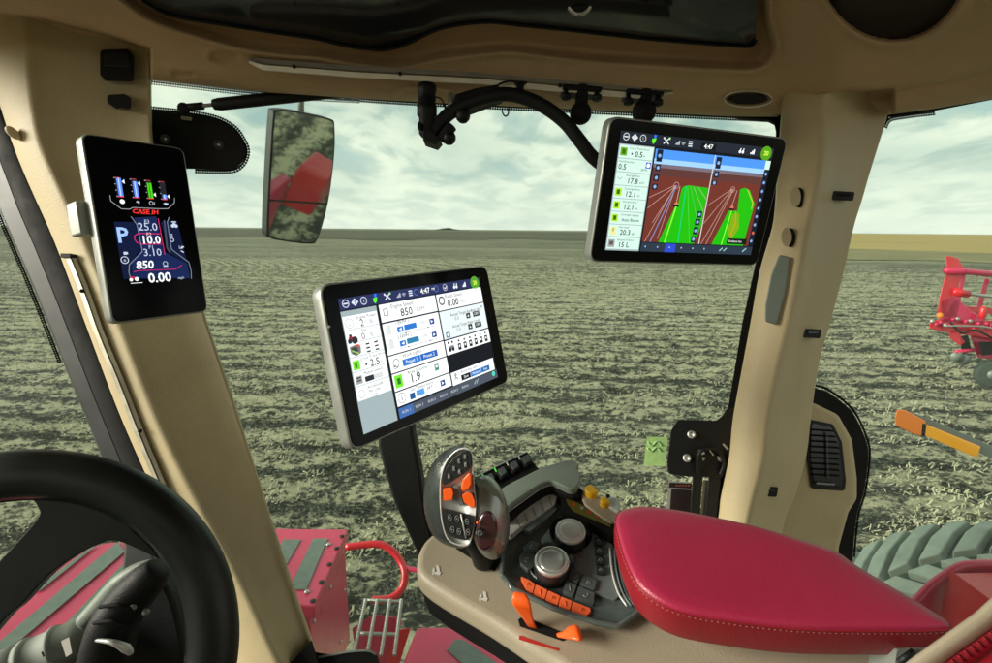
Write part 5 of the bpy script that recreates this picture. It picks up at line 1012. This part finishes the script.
mb.tube([P(461, 514, fdp(461, 514) - .0055), P(466, 538, fdp(466, 538) - .0055)], .0009, SIL, 6, 1); mb.build('legends', kp)
jpr([(443, 488.5), (452, 487), (453.5, 494), (452, 500), (443.5, 501)], -.010, ORG, .01, 2).build('orange_button', JS, bevel=.002)
jpr([(461, 488), (463, 479), (469, 472.5), (471.5, 474), (472, 484), (469, 489.5), (463, 491.5)], -.011, ORG, .01, 2.5).build('orange_button', JS, bevel=.0025)
jpr([(462, 495), (468, 491.5), (472, 494), (475, 501), (474.5, 509), (469, 506), (464, 502)], -.011, ORG, .01, 2.5).build('orange_button', JS, bevel=.0025)
jpr([(453, 487), (458, 484), (460, 493), (464, 505), (460, 506), (454, 499)], -.005, PANEL2, .004, 1.5).build('thumb_rest', JS, bevel=.001)
# palm grip
gc = P(489, 517, .598); ga = (P(489, 517, .598) - P(469, 526, .598)); gb = (P(489, 517, .598) - P(480, 476, .598)); 
mb = MB(); mb.ball(gc, 1, mat('satin_grip', (.30, .31, .29), .3, .7, var=.1, vscale=20), 28, (ga * .95, Fv * .030 + ga * .1, gb * .98)); mb.build('palm_grip', JS)
mb = MB(); q = closedcat([(474, 477), (480, 478), (491, 484), (500, 493), (504, 503), (503, 507), (494, 504), (484, 495), (477, 486)], 3); mb.prism([P(x, y, .5765 + .0006 * abs(x - 488)) for x, y in q], ray(490, 490) * .03, GG); mb.build('grip_pad', JS, bevel=.004)
mb = MB(); MAG = mat('magenta_reflection', (.05, .015, .022), .12, coat=.6, spec=.7)  # dark disc with its magenta reflection put into the base colour
mb.prism([P(486.5 + 11 * math.cos(a) - 1.5 * math.sin(a), 531 + 20.5 * math.sin(a), .5655) for a in np.linspace(0, 6.28, 29)[:-1]], ray(487, 524) * .02, MAG); mb.build('thumb_wheel_guard', JS, bevel=.004)
mb = MB(); mb.lathe(P(480, 533, .563), (CAM - P(480, 533, .563)), [(.0052, -.004), (.0052, .0), (.0044, .0006), (.0005, .0004)], KEY, 18); mb.tube([P(480 + 2.2 * math.cos(a), 533 + 2.2 * math.sin(a), .5607) for a in np.linspace(0, 6.28, 12)], .0004, LEGD, 5, 1); mb.build('round_button', JS)
mb = MB(); mb.ball(P(477.5, 522.5, .5640), .0017, ORG, 10); mb.build('orange_pip', JS)
mb = MB(); mb.tube([P(474, 535, .605), P(480, 548, .61), P(484, 560, .625)], [.016, .014, .014], BLK, 16); mb.build('stem', JS)
mb = MB(); kpr(mb, [(456, 548), (468, 540), (500, 535), (501, 560), (494, 570.5), (478, 562)], -.012, -.0045, RUB); mb.build('gaiter', JS)
# ------------------------------------------------------------------ armrest cushion
AO = P(780, 590, .50); AN = Vector((-.03, -.24, .97)).normalized()
def A_(x, y, h=0): return onp(x, y, AO + AN * h, AN)
crest = closedcat([(616, 522), (619, 537), (627, 562), (642, 588), (673, 607.5), (718, 617.5), (798, 627), (884, 629), (940, 628), (951, 624), (930, 609), (896, 588.5), (857, 565), (837, 551.5), (798, 538.5), (746, 523.6), (679, 510), (645, 506), (628, 508), (618, 513)], 4)
ac = np.array((740., 575.)); nC = len(crest)
def ins(s): return [(ac[0] + (x - ac[0]) * s, ac[1] + (y - ac[1]) * s) for x, y in crest]
def A3(s, h): return [A_(x, y, 0) + (AN * h) for x, y in ins(s)]
c3 = [A_(x, y) for x, y in crest]; cm = A_(*ac)
def ring3(s, h): return [cm + (p - cm) * s + AN * h for p in c3]
mb = MB(); rows = [ring3(.95, -.042), ring3(.985, -.038), ring3(1.0, -.03), ring3(1.008, -.018), ring3(1.005, -.007), ring3(1.0, -.0025)]
rows2 = [ring3(1.0, -.0025), ring3(.992, .0), ring3(.965, .002), ring3(.88, .0035), ring3(.7, .0045), ring3(.4, .005), ring3(.1, .005)]
AR = empty('armrest', cm - AN * .05, 'long red leather armrest cushion with pale stitching above the console', 'armrest')
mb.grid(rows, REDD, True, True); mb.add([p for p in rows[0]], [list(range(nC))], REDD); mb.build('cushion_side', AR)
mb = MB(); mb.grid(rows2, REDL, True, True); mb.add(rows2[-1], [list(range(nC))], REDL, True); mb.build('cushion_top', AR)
mb = MB(); mb.tube(ring3(1.0015, -.0028) + [ring3(1.0015, -.0028)[0]], .0011, REDD, 8, 1); mb.build('piping', AR)
sr = ring3(1.003, -.0062); tot = 0; mb = MB()
sp = []
for i in range(nC): a_, b_ = sr[i], sr[(i + 1) % nC]; L_ = (b_ - a_).length; m_ = max(1, int(L_ / .0012)); sp += [a_.lerp(b_, k / m_) for k in range(m_)]
for i in range(0, len(sp) - 3, 4): mb.tube([sp[i], sp[i + 1], sp[min(i + 2, len(sp) - 1)]], .0004, THREAD, 5, 1)
mb.build('stitching', AR)
print('ARM size', (A_(620, 512) - A_(948, 627)).length, (A_(679, 510) - A_(675, 607)).length, 'console depth', [(K(x, y) - CAM).dot(Fv) for x, y in ((416, 563), (553, 464), (600, 663), (900, 660))], 'arm depth', [(A_(x, y) - CAM).dot(Fv) for x, y in ((620, 512), (948, 627), (679, 510))])
# ------------------------------------------------------------------ seat edge (lower right corner)
SE = empty('seat', P(1000, 700, .40) - Vector((0, 0, .3)), 'red leather seat with tan piping band and dark zip in the lower right corner', 'seat')
e1 = [(880, 690), (905, 664), (925, 649), (950, 631), (975, 613), (992, 598), (1020, 576), (1060, 548)]
e2 = [(910, 690), (932, 664), (950, 652), (970, 637), (992, 618), (1020, 598), (1060, 572)]
def sg(x0, y0, w0, d0): return [P(x + x0, y + y0, d0) for x, y in cat(e1, 4)]
mb = MB(); rows = [[P(x + a, y + b, dd) for x, y in cat(e1, 4)] for a, b, dd in ((1, 4, .40), (-1, 0, .385), (1, 1, .376), (6, 4, .3735), (13, 9, .373), (17, 13, .375), (19, 15, .38))]
mb.grid(rows, CREAM, True); mb.build('band', SE)
mb = MB(); rows = [[P(x + a, y + b, dd) for x, y in cat(e1, 4)] for a, b, dd in ((16, 13, .380), (20, 15, .3755), (30, 22, .375), (34, 25, .376), (37, 27, .380))]
mb.grid(rows, REDD, True); mb.build('welt', SE)
mb = MB(); zp = cat(e1, 4)
zs = [P(x + 24, y + 18, .3745) for x, y in zp]; l_ = 0
for i in range(len(zs) - 1):
    n_ = max(1, int((zs[i + 1] - zs[i]).length / .0035))
    for k in range(n_): p = zs[i].lerp(zs[i + 1], k / n_); dr = (P(940, 660, .37) - P(930, 652, .37)).normalized(); mb.tube([p - dr * .0035, p + dr * .0035], .0008, RUB if k % 2 else REDD, 5, 1)
mb.build('zip', SE)
mb = MB(); rows = [[P(x + a, y + b, dd) for x, y in cat(e1, 4)] for a, b, dd in ((35, 26, .376), (40, 30, .366), (60, 48, .350), (110, 100, .345), (200, 220, .37))]
mb.grid(rows, REDD, True); mb.build('cushion', SE)
mb = MB(); mb.prism([P(x, y, .47) for x, y in rpoly([(897, 650), (935, 648), (960, 690), (890, 700)], 3)], Fv * .03, GREYM); mb.tube([P(899, 662, .465), P(914, 651, .465)], .003, BLK, 8, 1); mb.build('hinge', SE)
# ------------------------------------------------------------------ steering wheel
WC = P(1, 672, .50); wn = (CAM - WC).normalized(); wn = (wn * .35 - Fv * .65).normalized(); 
wx = (Rv - wn * Rv.dot(wn)).normalized(); wy = wn.cross(wx).normalized(); WR = 192 * .5 / FPX
SW = empty('steering_wheel', WC, 'black leather steering wheel in the lower left corner', 'steering wheel')
def wp(a, r, h=0): return WC + (wx * math.cos(a) + wy * math.sin(a)) * r + wn * h
mb = MB(); rows = []
for k in range(120):
    a = 2 * math.pi * k / 120; u = (wx * math.cos(a) + wy * math.sin(a)); rows.append([WC + u * (WR + .0255 * math.cos(b)) + wn * (.0215 * math.sin(b)) for b in np.linspace(0, 2 * math.pi, 25)[:-1]])
rows.append(rows[0]); mb.grid(rows, LEATHER_W, True, True); mb.build('rim', SW)
mb = MB(); q = [wp(2 * math.pi * k / 120, WR - .0262) for k in range(121)]; mb.tube(q, .0009, BLK, 5, 1); mb.build('rim_seam', SW)
for a0 in ():
    mb = MB(); rows = []
    for r_, hw, h_, th_ in ((.03, .050, -.030, .012), (.07, .040, -.026, .012), (.11, .034, -.016, .012), (.145, .036, -.006, .012), (.165, .046, -.002, .012), (.19, .052, .0, .010)):
        u = wx * math.cos(a0) + wy * math.sin(a0); v = wn.cross(u); c = WC + u * r_ + wn * h_
        rows.append([c + v * (hw * math.cos(b)) + wn * (th_ * math.sin(b)) for b in np.linspace(0, 2 * math.pi, 17)[:-1]])
    if a0 > 0: mb.grid(rows, BLK, True, True, True); mb.build('spoke', SW)
mb = MB(); mb.prism([onp(x, y, WC, wn) for x, y in cat([(18, 480), (30, 497), (38, 508), (36, 520), (0, 560), (-60, 620), (-110, 720)], 4) + cat([(-60, 760), (-40, 680), (0, 624), (21.5, 604), (49.6, 574), (80, 553), (97, 545), (114, 540.5), (135, 548), (160, 560)], 4) + [(152, 548), (100, 500)]], -wn * .016, LEATHER_W); mb.build('spoke', SW, bevel=.008, bseg=5)
mb = MB(); mb.lathe(P(-110, 770, .53), wn, [(.065, 0), (.07, .02), (.06, .035), (.01, .04)], BLK, 32); mb.build('hub', SW)
# steering column stalks
ST = empty('column_stalk', P(90, 663, .62), 'ribbed black stalk with a pale ring below the steering wheel rim', 'column stalk')
mb = MB(); mb.tube([P(158, 566, .60), P(150, 577, .60), P(128, 602, .60), P(112, 632, .60), P(100, 690, .61)], [.012, .020, .024, .027, .03], BLK, 20); 
mb.tube([P(152, 563, .605), P(136, 571, .605), P(120, 584, .605), P(100, 606, .61), P(84, 622, .61)], [.005, .009, .012, .012, .01], GG, 14); mb.build('grip', ST)
mb = MB()
for t_ in (0, 2): x, y = 118 - t_ * 3, 614 + t_ * 8; mb.tube([P(x - 18, y - 7, .575), P(x, y - 9, .568), P(x + 18, y - 3, .575)], .0022, RUB, 8)
mb.tube([P(96, 640, .575), P(112, 642, .566), P(126, 648, .572), P(131, 653, .576)], [.0018, .003, .005, .003], SIL, 8); mb.ball(P(133, 608, .575), .004, GREYM, 8); mb.ball(P(146, 612, .58), .004, GREYM, 8); mb.build('ribs', ST)
SL = empty('grey_stalk', P(30, 690, .62), 'pale grey rotary stalk with white mark near the bottom left corner', 'column stalk')
ax_ = (P(85, 632, .64) - P(20, 665, .62)).normalized(); c = P(20, 668, .62); Lg = (P(85, 632, .64) - c).length
mb = MB(); mb.lathe(c, ax_, [(.030, -.05), (.030, Lg * .05), (.0285, Lg * .06), (.0285, Lg * .12), (.030, Lg * .13), (.030, Lg * .2), (.027, Lg * .22), (.026, Lg * .55), (.028, Lg * .57), (.028, Lg * .62), (.025, Lg * .64), (.025, Lg * .9), (.015, Lg * 1.1), (.005, Lg * 1.15)], GREYM if False else mat('pale_grey_stalk', (.24, .28, .24), .65, var=.05, vscale=20), 32); mb.build('barrel', SL)
mb = MB(); q = [(61, 641), (69, 637), (72, 653), (66, 657)]; mb.prism([P(x, y, .588) for x, y in q], ray(66, 648) * .006, WSYM); mb.prism([P(x, y, .590) for x, y in [(41, 652), (43, 651), (45, 656), (43, 657)]], ray(43, 654) * .004, RUB); mb.build('marking', SL)
mb = MB(); mb.prism([P(x, y, .66) for x, y in cat([(92, 690), (100, 650), (112, 625), (130, 598), (148, 578), (160, 580), (172, 600), (182, 640), (190, 700)], 3) + [(190, 900), (60, 900)]], Fv * .12, BLK); tag(mb.build('steering_column', bevel=.01), 'black steering column shroud under the wheel', 'steering column')
# ------------------------------------------------------------------ stickers on the side window
def sticker(name, pts, d, mt, label): mb = MB(); mb.prism([P(x, y, d) for x, y in pts], ray(*pts[0]) * .0008, mt); return tag(mb.build(name), label, 'sticker')
s1 = sticker('sticker', [(647, 436.5), (668, 437), (665, 466), (643.5, 465.5)], 1.10, GREENST, 'small bright green sticker on the window left of the latch plate')
W_ = wpos(s1)
mb = MB()
for k in range(2): mb.tube([P(648 - k * .6, 442 + k * 6, 1.0985), P(652 - k * .6, 446 + k * 5.5, 1.0985), P(657 - k * .6, 441 + k * 6, 1.0985), P(662 - k * .6, 446 + k * 5.5, 1.0985)], .0010, mat('faded_print', (.55, .85, .5), .6) if k == 0 else mb.mats[0], 5, 3)
mb.build('printed_figure', s1)
s2 = sticker('sticker', [(668.5, 481), (692, 482), (690, 530), (665, 530)], 1.095, STKW, 'dark warning sticker with a red text line just above the armrest')
mb = MB(); mb.prism([P(x, y, 1.0935) for x, y in [(669.5, 482.5), (691.5, 483.5), (691, 488.5), (669, 487.5)]], Fv * .001, STKB); mb.prism([P(x, y, 1.0935) for x, y in [(671.5, 489), (690.8, 489.8), (689, 528), (668.5, 528)]], Fv * .001, STKB); mb.build('dark_panel', s2)
mb = MB(); 
for y, w_ in ((485.3, 1.6),):
    for k in range(5): mb.prism([P(676 + k * 3, y - .4, 1.0925), P(678 + k * 3, y - .3, 1.0925), P(678 + k * 3, y + .8, 1.0925), P(676 + k * 3, y + .7, 1.0925)], Fv * .0005, STKR)
mb.build('red_lettering', s2)
# haze
hb = MB(); hb.box((0, 1200, 12), Vector((2600, 0, 0)), Vector((0, 3000, 0)), Vector((0, 0, 15)), BLK)
ho = hb.build('haze'); ho['kind'] = 'stuff'
hm = bpy.data.materials.new('thin_haze'); hm.use_nodes = True; nt = hm.node_tree; nt.nodes.clear(); o_ = nt.nodes.new('ShaderNodeOutputMaterial'); v_ = nt.nodes.new('ShaderNodeVolumePrincipled')
v_.inputs['Color'].default_value = (.86, .9, .84, 1); v_.inputs['Density'].default_value = HAZE; nt.links.new(v_.outputs[0], o_.inputs['Volume'])
ho.data.materials.clear(); ho.data.materials.append(hm)
if HAZE <= 0: bpy.data.objects.remove(ho)
